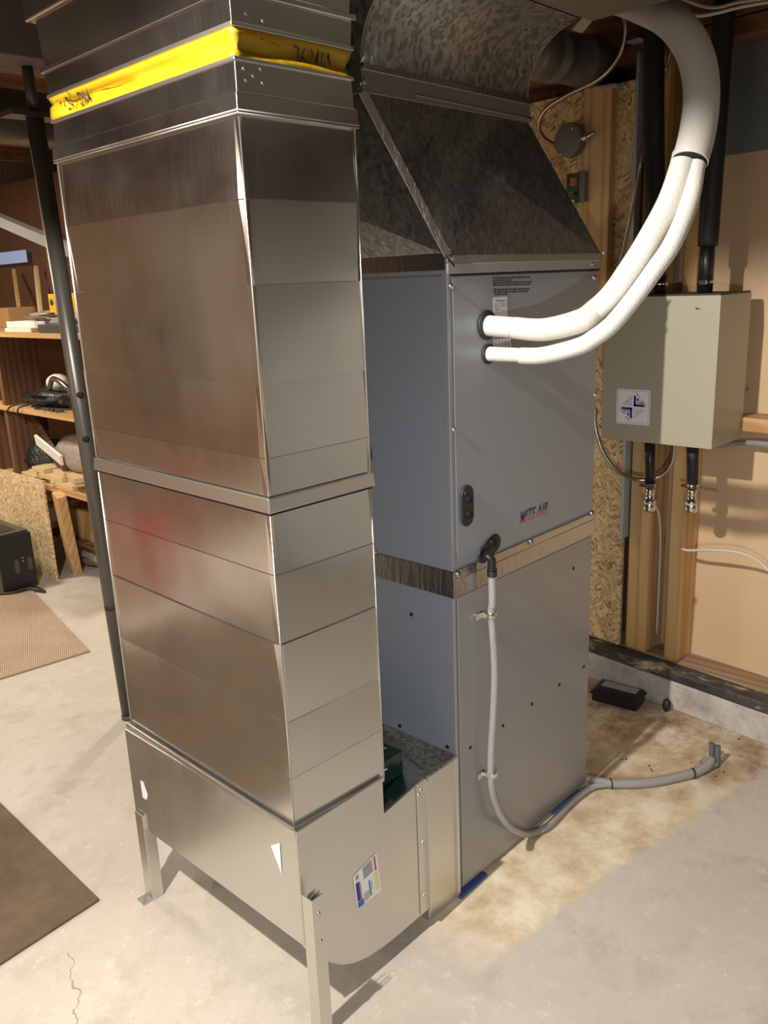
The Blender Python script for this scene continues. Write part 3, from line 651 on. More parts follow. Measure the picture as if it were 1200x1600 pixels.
mb = MB(); mb.tube([(c.x-0.002, -0.004, c.z-0.004), (EL.x-0.002, -0.022, c.z-0.006), (EL.x, -0.030, c.z-0.012), (EL.x, -0.031, c.z-0.035)], 0.0088, 14, 5); mb.build('drain_elbow', 'black', gd)
mb = MB(); z_ = c.z-0.030
for k in range(4): mb.lathe((EL.x, -0.031, z_-0.0045*k), (0, 0, -1), [(0, 0.0095), (0.001, 0.0108), (0.003, 0.0095)], 14)
mb.build('barb', 'black', gd)
# logo: navy over orange-red, slanted up along the panel
m = M['logo'] = mat('logo_ink', (0, 0, 0), 0.5)
n, l = nt(m); c_ = n.new('ShaderNodeTexCoord'); sp = n.new('ShaderNodeSeparateXYZ'); l.new(c_.outputs['Generated'], sp.inputs[0])
put(m, ramp(m, sp.outputs[1], [(0.44, (0.55, 0.17, 0.10)), (0.5, (0.03, 0.045, 0.13))]), 'Base Color')
P0 = at(811, 820, 1, -0.0032)
text_on('MITS AIR', 0.037, (P0.x, -0.0032, P0.z+0.001), (1, 0, 0), (0, 0, 1), 'logo', 'logo_lettering', ah, 0.0005, 1.05, 0.0009)
lg = bpy.data.objects['logo_lettering']
for v_ in lg.data.vertices:
    pass
# make gradient run on height: generated z of the lettering
sp2 = sp; l.new(sp.outputs[2], [x for x in n if x.type == 'VALTORGB'][0].inputs['Fac'])
# shear for the slanted letters, squeezed to length
xs = [v_.co.x for v_ in lg.data.vertices]; x0_, x1_ = min(xs), max(xs); zs = [v_.co.z for v_ in lg.data.vertices]; z0_ = min(zs)
for v_ in lg.data.vertices:
    v_.co.x = x0_+(v_.co.x-x0_)*(0.108/(x1_-x0_))+(v_.co.z-z0_)*0.22
# rating labels and warning text
MB().quad(*[at(*q, 1, -0.0034) for q in ((770, 465), (792, 463), (793, 500), (770, 500))][::-1]).build('rating_label', 'paper', ah)
MB().quad(*[at(*q, 1, -0.0034) for q in ((771, 531), (798, 527), (799, 545), (772, 545))][::-1]).build('rating_label', 'paper', ah)
mb = MB()
for j, (ln, x0) in enumerate(((60, 0), (30, 0), (61, 0), (61, 0), (0, 0), (58, 1), (56, 1), (23, 3))):
    u = 770+x0; v0 = 434.5+3.7*j*0.98
    while u < 770+ln-2:
        wd = random.uniform(3, 8); e = min(u+wd, 770+ln)
        a, b = at(u, v0-(u-770)*0.025, 1, -0.0033), at(e, v0-(e-770)*0.025, 1, -0.0033)
        mb.quad((a.x, -0.0033, a.z-0.0014), (b.x, -0.0033, b.z-0.0014), (b.x, -0.0033, b.z+0.0014), (a.x, -0.0033, a.z+0.0014)); u = e+0.9
mb.build('warning_text', 'ink', ah)
mb = MB()
for (u0, u1, v0, h) in ((774, 789, 470, 0.0016), (773, 779, 475, .0009), (782, 790, 475, .0009), (773, 779, 478.5, .0009), (782, 790, 478.5, .0009), (773, 781, 482, .0009), (773, 781, 485, .0009), (783, 790, 485, .0009), (773, 777, 488, .0009)):
    a, b = at(u0, v0, 1, -0.0038), at(u1, v0, 1, -0.0038); mb.quad((a.x, -0.0038, a.z-h), (b.x, -0.0038, b.z-h), (b.x, -0.0038, b.z+h), (a.x, -0.0038, a.z+h))
mb.build('label_print', 'greyink', ah); mb = MB()
for k in range(5):
    a, b = at(774+5*k, 533, 1, -0.0038), at(775.5+5*k, 543, 1, -0.0038); mb.quad((a.x, -0.0038, a.z), (b.x, -0.0038, a.z), (b.x, -0.0038, b.z), (a.x, -0.0038, b.z))
mb.build('label_print', 'greyink', ah)
# ring collars where the insulated lines leave the panel
LB, LS = at(760, 508, 1, -0.003), at(762, 553, 1, -0.003)
MB().lathe(LB, (0, -1, 0), [(0, 0.028), (0.004, 0.028), (0.006, 0.024), (0.006, 0)], 24).build('line_collar', 'rubber', ah)
MB().lathe(LS, (0, -1, 0), [(0, 0.019), (0.004, 0.019), (0.005, 0.016), (0.005, 0)], 24).build('line_collar', 'rubber', ah)
# vibration pads
tag(MB().box((-0.010, -0.014, 0), (0.085, 0.05, 0.007)).build('foam_pad', 'blue', None, 0.001), 'blue foam pad under the near front corner of the air handler', 'pad')
tag(MB().box((0.375, -0.012, 0), (0.50, 0.05, 0.007)).build('foam_pad', 'blue', None, 0.001), 'blue foam pad under the front edge of the air handler near the curled drain tube', 'pad')

# ================================================================== SUPPLY PLENUM
pl = thing('supply_plenum', 'spangled sheet metal plenum tapering up from the air handler into a curved elbow', 'duct', (0.2665, 0.27, 1.3245))
B = [(-0.002, -0.003), (W_+0.002, -0.003), (W_+0.002, D_), (-0.002, D_)]
T = [(-0.146, 0.050), (0.326, 0.050), (0.326, 0.47), (-0.146, 0.47)]; zt = 1.594
mb = MB()
b4 = [Vector((x, y, 1.338)) for x, y in B]; t4 = [Vector((x, y, zt)) for x, y in T]
for i in range(4):
    a, b, c2, d2 = b4[i], b4[(i+1) % 4], t4[(i+1) % 4], t4[i]
    nr = (b-a).cross(d2-a).normalized(); ctr = (a+b+c2+d2)/4+nr*(0.022 if i in (0, 3) else 0.0)
    mb.add([a, b, c2, d2, ctr], [(0, 1, 4), (1, 2, 4), (2, 3, 4), (3, 0, 4)])
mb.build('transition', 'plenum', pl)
MB().box((-0.003, -0.004, 1.3245), (W_+0.003, D_, 1.338)).build('base_flange', 'trunk', pl, 0.001)
mb = MB(); mb.beam(b4[0]+Vector((-0.001, -0.002, 0)), t4[0]+Vector((-0.001, -0.002, 0)), 0.006, 0.015, (0.75, -0.6, 0.2))
mb.build('foil_seam_tape', 'foil', pl, 0.001)['label'] = 'bright foil tape strip on the slanted corner seam'
mb = MB(); mb.box((-0.149, 0.046, zt-0.002), (0.329, 0.475, 1.634)); mb.build('neck_collar', 'trunk', pl, 0.001)
mb = MB(); mb.beam((-0.147, 0.045, 1.630), (0.328, 0.045, 1.628), 0.003, 0.010); mb.beam((-0.02, 0.0445, 1.602), (0.328, 0.0445, 1.598), 0.003, 0.003); mb.build('collar_tape', 'foil', pl, 0.0008)
# crumpled foil at the corners
for i, (q, r_) in enumerate((((-0.150, 0.045, 1.600), 0.012), ((0.327, 0.045, 1.602), 0.010), ((-0.004, -0.006, 1.335), 0.014), ((W_, -0.006, 1.332), 0.008), ((-0.148, 0.046, 1.632), 0.009))):
    rf = random.Random(i+3); mb = MB(); q = Vector(q)
    for k in range(9):
        dv = Vector((rf.uniform(-1, 1), rf.uniform(-0.9, 0.1), rf.uniform(-1.3, 1.3)))*r_; ev = Vector((rf.uniform(-1, 1), rf.uniform(-0.5, 0.1), rf.uniform(-1, 1)))*r_*0.6
        mb.add([q, q+dv, q+dv*0.6+ev, q+Vector((0, 0.003, 0)), q+dv*0.9+Vector((0.0008, 0.001, 0)), q+dv*0.6+ev*0.9+Vector((0, 0.001, 0))], [(0, 1, 2), (3, 5, 4), (0, 3, 4, 1), (1, 4, 5, 2), (2, 5, 3, 0)])
    mb.build('crumpled_foil', 'foil', pl)
mb = MB(); mb.box((-0.005, 0.0, 1.312), (-0.001, 0.50, 1.345)); mb.build('side_foil_tape', 'foil', pl, 0.001)
# elbow: throat curves toward the viewer, then the trunk runs overhead
rt, cz, cy = 0.118, 1.634, 0.05
n_ = 16; thr = []
for k in range(n_+1):
    a = math.pi/2*k/n_; thr.append((cy-rt+rt*math.cos(a), cz+rt*math.sin(a)))
mb = MB(); x0, x1 = -0.146, 0.326
heel = []
for k in range(n_+1):
    a = math.pi/2*k/n_; heel.append((cy-rt+(rt+0.425)*math.cos(a), cz+(rt+0.33)*math.sin(a)))
vs = [(x0, y, z) for y, z in thr]+[(x1, y, z) for y, z in thr]; mb.add(vs, [(k, k+1, k+n_+2, k+n_+1) for k in range(n_)], True)
vs = [(x0, y, z) for y, z in heel]+[(x1, y, z) for y, z in heel]; mb.add(vs, [(k, k+1, k+n_+2, k+n_+1) for k in range(n_)], True)
for x in (x0, x1):
    mb.add([(x, y, z) for y, z in thr]+[(x, y, z) for y, z in heel], [(k, k+1, k+n_+2, k+n_+1) for k in range(n_)])
mb.build('elbow', 'spangle', pl)
for x in (x0, x1):
    MB().tube([(x, y, z) for y, z in thr], 0.0012, 6, 0).build('elbow_edge', 'trunk', pl)
tz = cz+rt
o = MB().box((x0-0.004, -3.2, tz), (x1+0.028, cy-rt-0.002, 2.05)).build('trunk_duct', 'trunk', None, 0.002)
tag(o, 'flat grey underside of the overhead trunk duct leading away from the plenum elbow', 'duct')
mb = MB(); mb.obox((x1+0.012, cy-rt+0.006, tz-0.006), (1, 0, 0), (0, 0.8, -0.6), (0, 0.6, 0.8), (0.018, 0.014, 0.002)); mb.build('elbow_bracket', 'trunk', pl)

# ================================================================== INSULATED REFRIGERANT LINES
def path(pts, x=None): return [at(u, v, 0, xx) for u, v, xx in pts]
xb = LB.x
big = thing('large_insulated_line', 'thicker white insulated pipe sweeping from the upper port up into the white sleeve', 'pipe', LB)
P1 = at(803, 512, 0, xb+0.004)
mb = MB(); mb.tube([(LB.x, -0.006, LB.z-0.001), P1+Vector((0, -0.010, 0))], [0.0195, 0.0190], 24, 0); so = mb.build('stub', 'lineset', big, 0.003)
pth = [at(803, 512, 0, xb+0.004), at(850, 515, 0, xb+0.006), at(905, 502, 0, xb+0.010), at(930, 486, 0, 0.145), at(957, 461, 0, 0.155), at(985, 422, 0, 0.17), at(1013, 378, 0, 0.19), at(1046, 317, 0, 0.225), at(1064, 266, 0, 0.25), at(1070, 240, 0, 0.262)]
mb = MB(); mb.tube(pth, [0.0200, 0.0204, 0.0208, 0.021, 0.0212, 0.0214, 0.0216, 0.0214, 0.021, 0.0205], 24, 8); mb.build('hose', 'lineset', big)
sm = thing('small_insulated_line', 'thinner white insulated pipe sweeping from the lower port up into the white sleeve', 'pipe', LS)
mb = MB(); mb.tube([(LS.x, -0.005, LS.z), at(815, 555, 0, LS.x+0.002)+Vector((0, -0.006, 0))], [0.0142, 0.0132], 20, 0); mb.build('stub', 'lineset', sm, 0.003)
pth = [at(814, 556, 0, LS.x+0.003), at(850, 555, 0, LS.x+0.004), at(905, 541, 0, LS.x+0.006), at(930, 527, 0, 0.12), at(957, 506, 0, 0.13), at(992, 464, 0, 0.150), at(1024, 420, 0, 0.17), at(1052, 378, 0, 0.19), at(1077, 317, 0, 0.23), at(1087, 266, 0, 0.258), at(1090, 240, 0, 0.268)]
mb = MB(); mb.tube(pth, [0.0156, 0.0154, 0.0154, 0.0154, 0.0154, 0.0155, 0.0156, 0.0156, 0.0154, 0.015, 0.0148], 20, 8); mb.build('hose', 'lineset', sm)
slv = [at(1078, 252, 0, 0.255), at(1090, 205, 0, 0.28), at(1096, 150, 0, 0.31), at(1090, 98, 0, 0.345), at(1070, 55, 0, 0.385), at(1040, 26, 0, 0.43), at(1000, 8, 0, 0.50), at(960, -6, 0, 0.58)]
mb = MB(); mb.tube(slv, [0.0300, 0.0300, 0.0300, 0.0305, 0.031, 0.031, 0.031, 0.031], 28, 8)
so = mb.build('line_sleeve', 'sleeve'); tag(so, 'smooth white outer sleeve gathering both insulated pipes and curving over to the trunk', 'pipe sleeve')
sl2 = MB(); d = (slv[0]-slv[1]).normalized(); sl2.lathe(slv[0]-d*0.001, d, [(0, 0.0285), (0.0015, 0.0285), (0.0016, 0.0)], 24); sl2.build('sleeve_mouth', 'dark', so)

# ================================================================== OLIVE BOX ON THE WALL
bx0, bx1 = 0.900, 1.098; by0, by1 = -0.128, 0.186; bz0, bz1 = 0.848, 1.232
bx = thing('boiler_cabinet', 'square olive-beige metal wall cabinet with a white diamond emblem sticker', 'cabinet', (1.0, 0.03, bz0))
MB().box((bx0, by0, bz0), (bx1, by1, bz1)).build('cabinet_body', 'box', bx, 0.002)
MB().box((bx0+0.004, by0+0.003, bz1), (bx1, by1-0.003, bz1+0.004)).build('cabinet_top', 'brown', bx)
a = at(1089, 482, 0, bx0-0.001); mb = MB(); mb.blob(a, (0.001, 0.004, 0.002), 8, 0.4, 2); mb.beam(a, a+Vector((0, -0.012, -0.003)), 0.0006, 0.0008); mb.build('scuff', 'ink', bx)
# emblem sticker
xs_ = bx0-0.0012
cen = at(989, 636, 0, xs_); hw, hh = 0.0490, 0.0475
def E(a, b, k=0): return (xs_-0.0003*k, cen.y-a*hw, cen.z+b*hh)      # a: right, b: up
def rrect(sc, rad, k):
    pts = []
    for (sx_, sy_, a0) in ((1, 1, 0), (-1, 1, 90), (-1, -1, 180), (1, -1, 270)):
        for j in range(6):
            a = R(a0+18*j); pts.append(E(sx_*(sc-rad)+rad*math.cos(a), sy_*(sc-rad)+rad*math.sin(a), k))
    return pts
es = MB().slab(rrect(1.0, 0.14, 0), (0.001, 0, 0)).build('emblem_sticker', 'paper', bx); es['label'] = 'white rounded sticker with blue and grey diamond emblem'
def outline(sc, rad, wd, k, m):
    o_, i_ = rrect(sc, rad, k), rrect(sc-wd, rad-wd*0.5, k); N_ = len(o_)
    MB().add(o_+i_, [(j, (j+1) % N_, (j+1) % N_+N_, j+N_) for j in range(N_)]).build('border_line', m, es)
outline(0.93, 0.12, 0.022, 1, 'greyink')
def poly(pts, m, nm, k=2): return MB().quad(*[E(a, b, k) for a, b in pts]).build(nm, m, es)
def mir(pts): return [(-a, -b) for a, b in pts]
L1 = [(0.02, 0.70), (0.15, 0.70), (0.15, 0.12), (0.70, 0.12), (0.70, 0.02), (0.02, 0.02)]
for P_ in ([(0.04, 0.70), (0.17, 0.60), (0.17, 0.04), (0.04, 0.04)], [(0.04, 0.17), (0.62, 0.17), (0.72, 0.04), (0.04, 0.04)]):
    poly(P_, 'navy', 'emblem_bar'); poly(mir(P_), 'navy', 'emblem_bar')
for P_ in ([(0.22, 0.56), (0.60, 0.20), (0.22, 0.20)],):
    poly(P_, 'navy', 'emblem_wedge'); poly(mir(P_), 'navy', 'emblem_wedge')
for s_ in (1, -1):
    text_on('PR', 0.0115, E(0.235*s_, 0.215*s_, 4), (0, -s_, 0), (0, 0, s_), 'paper', 'emblem_letter', es, 0.0, 0.85, 0.0004)
# grey outlined quarters with maze lines
for s_ in (1, -1):
    def gl(a, b, c3, d3):
        pa, pb = Vector(E(a*s_, b*s_, 2)), Vector(E(c3*s_, d3*s_, 2)); return pa, pb
    mb = MB()
    for (a, b, c3, d3) in ((-0.10, 0.12, -0.10, 0.62), (-0.10, 0.12, -0.62, 0.12), (-0.62, 0.12, -0.10, 0.62), (-0.14, 0.20, -0.50, 0.20), (-0.14, 0.36, -0.34, 0.36), (-0.24, 0.28, -0.44, 0.28), (-0.18, 0.42, -0.18, 0.52), (-0.26, 0.20, -0.26, 0.28), (-0.34, 0.28, -0.34, 0.36)):
        mb.beam(*gl(a, b, c3, d3), 0.0005, 0.0009, (1, 0, 0))
    mb.build('emblem_maze', 'greyink', es)
    mb = MB(); mb.beam(*gl(0.16, 0.80, 0.40, 0.57), 0.0005, 0.0030, (1, 0, 0)); mb.build('emblem_script', 'ink', es)
    mb = MB(); mb.beam(*gl(0.48, 0.42, 0.78, 0.12), 0.0005, 0.0042, (1, 0, 0)); mb.build('emblem_script', 'red', es)

# hoses and pipes of the cabinet
def pipeset(yc, ztop, name, label, drum):
    return None
PX = 0.985
up1 = [(at(1036, 446, 0, PX)), (at(1034, 420, 0, PX)), (at(1028, 380, 0, PX))]
ip = thing('insulated_riser_pipe', 'thick black foam insulated pipe rising behind the white sleeve from the cabinet top', 'pipe', (PX, 0.085, bz1))
y1 = at(1023, 300, 0, PX).y
mb = MB(); mb.tube([at(1026, 440, 0, PX), at(1024, 300, 0, PX), at(1022, 150, 0, PX), at(1022, -20, 0, PX)], [0.0235, 0.0245, 0.0255, 0.026], 24, 5); mb.build('insulation', 'foam', ip)
mb = MB(); mb.cyl((PX, 0.072, bz1), (PX, 0.074, bz1+0.05), 0.014); mb.build('hose_end', 'black', ip)
mb = MB(); mb.cyl((PX, 0.073, bz1+0.022), (PX, 0.073, bz1+0.034), 0.0165); mb.cyl((PX-0.016, 0.055, bz1+0.028), (PX-0.016, 0.045, bz1+0.028), 0.006); mb.build('hose_clamp', 'chrome', ip)
ip = thing('insulated_riser_pipe', 'thick black insulated pipe rising from the right of the cabinet top, clamped at its foot', 'pipe', (PX, -0.055, bz1))
mb = MB(); mb.tube([at(1106, 385, 0, PX), at(1112, 300, 0, PX), at(1122, 150, 0, PX), at(1134, -20, 0, PX)], [0.0245, 0.0250, 0.0255, 0.0255], 24, 5); mb.build('insulation', 'foam', ip)
mb = MB(); mb.tube([at(1101, 457, 0, PX), at(1107, 370, 0, PX)], [0.0185, 0.0175], 20, 0); mb.build('hose_end', 'black', ip)
c = at(1102, 441, 0, PX); mb = MB(); mb.cyl(c-Vector((0, 0, 0.006)), c+Vector((0, 0, 0.006)), 0.0198); mb.box((PX-0.026, c.y-0.012, c.z-0.005), (PX-0.016, c.y+0.006, c.z+0.005)); mb.build('hose_clamp', 'chrome', ip)
def lowhose(uv, r_, label, m):
    (u0, v0), (u1, v1), (u2, v2) = uv
    A, Bq, Cq = at(u0, v0, 0, 0.975), at(u1, v1, 0, 0.975), at(u2, v2, 0, 0.975)
    t = thing('radiator_hose', label, 'hose', A)
    A.z = bz0
    MB().cyl(A, Bq, r_, r_*0.93).build('hose', m, t)
    mb = MB(); mb.cyl(Bq+Vector((0, 0, 0.014)), Bq+Vector((0, 0, 0.002)), r_*1.12); mb.beam(Bq+Vector((-0.012, 0.026, 0.008)), Bq+Vector((-0.012, -0.018, 0.006)), 0.008, 0.008); mb.build('hose_clamp', 'chrome', t)
    L = (Bq.z-Cq.z)
    MB().lathe(Bq, (0, 0, -1), [(0, 0.011), (L*0.15, 0.014), (L*0.25, 0.013), (L*0.5, 0.013), (L*0.52, 0.018), (L*0.60, 0.0185), (L*0.62, 0.016), (L*0.68, 0.019), (L*0.92, 0.018), (L, 0.015), (L, 0)], 20).build('fitting', 'chrome', t)
    MB().lathe(Bq-Vector((0, 0, L*0.615)), (0, 0, -1), [(0, 0.0195), (L*0.04, 0.0195)], 20).build('white_ring', 'white', t)
lowhose(((1015, 693), (1016, 762), (1018, 799)), 0.0145, 'black hose with chrome fitting hanging under the left part of the cabinet', 'black')
lowhose(((1082, 700), (1082, 763), (1082, 800)), 0.0155, 'black hose with chrome fitting hanging under the right part of the cabinet', 'rubber')
def flexcable(pts, r_, label, name='flexible_conduit', m='flex'):
    mb = MB(); pts = [Vector(p) for p in pts]
    # dense centre line with ribbed radius
    dense = []
    for i in range(len(pts)-1):
        a, b, c3, d3 = pts[max(i-1, 0)], pts[i], pts[i+1], pts[min(i+2, len(pts)-1)]
        nn = max(4, int((c3-b).length/0.0022))
        for k in range(nn):
            t = k/nn; dense.append(0.5*((2*b)+(c3-a)*t+(2*a-5*b+4*c3-d3)*t*t+(3*b-a-3*c3+d3)*t**3))
    dense.append(pts[-1])
    mb.tube(dense, [r_*(1.12 if k % 2 else 0.86) for k in range(len(dense))], 8, 0)
    return tag(mb.build(name, m), label, 'conduit')
flexcable([at(930, 640, 0, 0.96), at(931, 672, 0, 0.96), at(944, 710, 0, 0.96), at(968, 738, 0, 0.965), at(1000, 750, 0, 0.97), at(1030, 744, 0, 1.0), at(1050, 722, 0, 1.0), at(1054, 690, 0, 1.0)], 0.0062, 'metal flex conduit looping below the olive cabinet', )
# ---- items on the strand board
jd = -0.03
s_, z_ = atw(888, 219, jd+0.01)
jb = thing('junction_box', 'round grey electrical junction box on the wide pine board', 'junction box', WW(s_, jd, z_))
MB().lathe(WW(s_, 0.004, z_), -WN, [(0, 0.047), (0.030, 0.047), (0.030, 0.0)], 28).build('cover', 'jbox', jb, 0.003)
for (ds, dz) in ((-0.018, 0.028), (0.022, -0.034)): MB().lathe(WW(s_+ds, -0.026, z_+dz), -WN, [(0, 0.004), (0.003, 0.003), (0.0032, 0)], 8).build('screw', 'screw', jb)
MB().cyl(WW(s_-0.042, -0.015, z_-0.002), WW(s_-0.060, -0.015, z_+0.001), 0.010).build('connector', 'screw', jb)
flexcable([WW(s_-0.056, -0.015, z_), WW(s_-0.072, -0.014, z_+0.004), WW(s_-0.085, -0.012, z_+0.008)], 0.006, 'short flex conduit stub at the right of the round junction box')
def W2(u, v, d): s, z = atw(u, v, d); return WW(s, d, z)
flexcable([W2(974, 26, -0.14), W2(977, 50, -0.13), W2(966, 90, -0.12), W2(935, 124, -0.10), W2(880, 152, -0.06), W2(852, 172, -0.04), W2(842, 195, -0.02), W2(850, 215, -0.015), W2(866, 226, -0.015)], 0.0058, 'grey flex conduit curling past the round duct to the junction box')
flexcable([W2(1060, 45, 0.0), W2(1048, 80, 0.0), W2(1040, 110, 0.0), W2(1010, 210, -0.01), W2(1000, 260, -0.02), W2(985, 340, -0.02), W2(970, 410, -0.02), W2(960, 450, -0.01)], 0.0056, 'long metal flex conduit running down the wall left of the black riser pipe')
cb = thing('control_board', 'small green circuit board with an orange relay on the wide pine board', 'circuit board', W2(895, 293, -0.02))
def wq(u0, v0, u1, v1, d0, d1, nm, m, par, bev=0):
    s0_, z0_ = atw(u0, v1, d1); s1_, z1_ = atw(u1, v0, d1)
    a, b = min(s0_, s1_), max(s0_, s1_); zz = sorted((z0_, z1_))
    return wbox(MB(), a, b, d1, d0, zz[0], zz[1]).build(nm, m, par, bev)
wq(884, 268, 914, 318, 0.006, -0.010, 'mounting_plate', 'jbox', cb, 0.002)
wq(886, 271, 903, 319, -0.010, -0.013, 'circuit_board', 'pcb', cb)
wq(890, 277, 899, 291, -0.013, -0.024, 'relay', 'relay', cb, 0.001)
wq(894, 300, 899, 306, -0.013, -0.018, 'chip', 'black', cb); wq(892, 312, 897, 317, -0.013, -0.018, 'terminal', 'white', cb)
mb = MB()
for k in range(4):
    for q in range(2): mb.lathe(W2(891+q*4, 300+k*3.5, -0.014), -WN, [(0, 0.0018), (0.003, 0.0018), (0.003, 0)], 6)
mb.build('solder_pins', 'screw', cb)
for k in range(5):
    mb = MB(); mb.tube([W2(887, 276+7*k, -0.014), W2(878, 274+7.5*k, -0.03), W2(872, 280+7*k, -0.02), W2(868, 278+8*k, -0.01)], 0.0011, 6, 4); mb.build('wire', 'coat' if k % 2 else 'cable', cb)
# round duct passing to the wall
rd = thing('round_duct', 'dark round metal duct crossing behind the plenum elbow', 'duct', (0.75, 0.35, 1.8))
c0, c1 = at(835, 88, 1, 0.36), at(1015, 92, 1, 0.36)
c0 = Vector((0.345, 0.36, 1.820)); c1 = Vector((1.20, 0.36, 1.868))
d = (c1-c0).normalized(); Lr = (c1-c0).length
MB().lathe(c0, d, [(0, 0), (0, 0.062), (0.55, 0.062), (0.552, 0.066), (0.562, 0.066), (0.564, 0.062), (0.68, 0.062), (0.682, 0.0655), (0.69, 0.0655), (Lr, 0.063), (Lr, 0)], 40).build('pipe', 'pipe', rd)
MB().lathe(c0+d*0.43, d, [(0, 0.0625), (0.001, 0.0640), (0.085, 0.0640), (0.086, 0.0625)], 40).build('foil_wrap', 'trunk', rd)
wq(974, 58, 1000, 66, 0.02, -0.03, 'purple_cap', 'purple', None); tag(bpy.data.objects['purple_cap'], 'lilac plastic piece at the top of the pale blue steel edge', 'plastic piece')
wq(937, 130, 962, 140, 0.02, -0.012, 'paper_scrap', 'purple', None); tag(bpy.data.objects['paper_scrap'], 'pale lilac scrap on the wall under the round duct', 'scrap')
# wood blocking, horizontal conduit, cables
o = wbox(MB(), -0.62, -0.115, 0.040, 0.134, 0.868, 0.905).build('wood_block', 'pine_y', None, 0.002); tag(o, 'horizontal pine blocking against the tan sheathing right of the olive cabinet', 'wood block')
mb = MB(); mb.tube([W2(1118, 697, 0.10), W2(1160, 692, 0.08), W2(1200, 694, 0.06), W2(1290, 706, 0.03)], 0.0075, 10, 4); tag(mb.build('grey_conduit', 'pvc'), 'thin grey pipe running right under the pine blocking', 'pipe')
bpy.data.objects['grey_conduit'].data.materials[0] = M['cab_edge']
mb = MB(); mb.tube([W2(1064, 857, 0.036), W2(1078, 860, 0.02), W2(1110, 859, -0.01), W2(1150, 862, -0.03), W2(1180, 873, -0.04), W2(1200, 890, -0.05), W2(1230, 930, -0.05)], [0.0062, 0.0070, 0.0070, 0.0058, 0.0042, 0.0040, 0.004], 10, 6, 0.6)
tag(mb.build('white_cable', 'cable'), 'flat white cable poking out of the knotty stud and drooping to the right', 'cable')
mb = MB(); mb.tube([W2(1024, 790, 0.02), W2(1030, 806, 0.035), W2(1032, 840, 0.06), W2(1030, 900, 0.07), W2(1026, 990, 0.08)], 0.0032, 8, 5)
tag(mb.build('white_cable', 'cable'), 'thin white cable dropping between the studs from the left chrome fitting', 'cable')
for i, (pp, lb) in enumerate((([(1010, -30), (1100, 10), (1160, 2), (1230, -8)], 'upper white cable strung under the joists at the top right'), ([(960, 22), (1020, 12), (1085, 24), (1120, 20), (1160, 10), (1230, -2)], 'lower white cable sagging under the joists at the top right'))):
    mb = MB(); mb.tube([W2(u, v, -0.10-0.02*i) for u, v in pp], 0.0042, 8, 6); tag(mb.build('white_cable', 'cable'), lb, 'cable')
# printing on the sheathing (upside down, as the sheet was hung)
def wtext(body, size, u, v, m='ink', cat='printing'):
    s, z = atw(u, v, 0.1345)
    o_ = text_on(body, size, WW(s, 0.1345, z), WT, (0, 0, -1), m, 'printed_mark', bpy.data.objects['wall_right'], 0.0, 1.0)
    return o_
ORG['wall_right'] = bpy.data.objects['wall_right'].location.copy()
wtext('CALEDONIA', 0.0125, 1122, 764); wtext('8  B', 0.016, 1170, 605); wtext('I', 0.016, 1158, 570)

# ================================================================== FLOOR ITEMS RIGHT
tr = thing('bait_station', 'small black plastic trap box with a label window, against the concrete kneewall', 'box', (1.0, 0.15, 0))
cx, cyy = 1.005, 0.158; ang = 0.12
def TB(x, y, z): return Vector((cx+x*math.cos(ang)-y*math.sin(ang), cyy+x*math.sin(ang)+y*math.cos(ang), z))
MB().box((-0.042, -0.072, 0), (0.036, 0.072, 0.028), TB).build('case', 'black', tr, 0.004)
MB().add([TB(*p) for p in ((-0.050, -0.078, 0.028), (0.042, -0.078, 0.028), (0.042, 0.078, 0.028), (-0.050, 0.078, 0.028), (-0.032, -0.066, 0.040), (0.036, -0.066, 0.040), (0.036, 0.066, 0.040), (-0.032, 0.066, 0.040))], [(3, 2, 1, 0), (4, 5, 6, 7), (0, 1, 5, 4), (1, 2, 6, 5), (2, 3, 7, 6), (3, 0, 4, 7)]).build('lid', 'black', tr, 0.002)
MB().box((-0.006, -0.056, 0.040), (0.030, 0.056, 0.0412), TB).build('label_window', 'greyink', tr)
MB().lathe(TB(-0.022, 0.0, 0.039), (0, 0, 1), [(0, 0.006), (0.003, 0.005), (0.003, 0)], 12).build('latch', 'rubber', tr)
mb = MB(); q = at(1042, 1103, 0, 1.035); mb.lathe((1.030, q.y, 0.0), (0.15, 0, 1), [(0, 0.003), (0.008, 0.010), (0.022, 0.0135), (0.034, 0.011), (0.042, 0.003), (0.0425, 0)], 8)
tag(mb.build('rubber_plug', 'rubber'), 'small dark faceted rubber plug on the floor at the kneewall', 'plug')
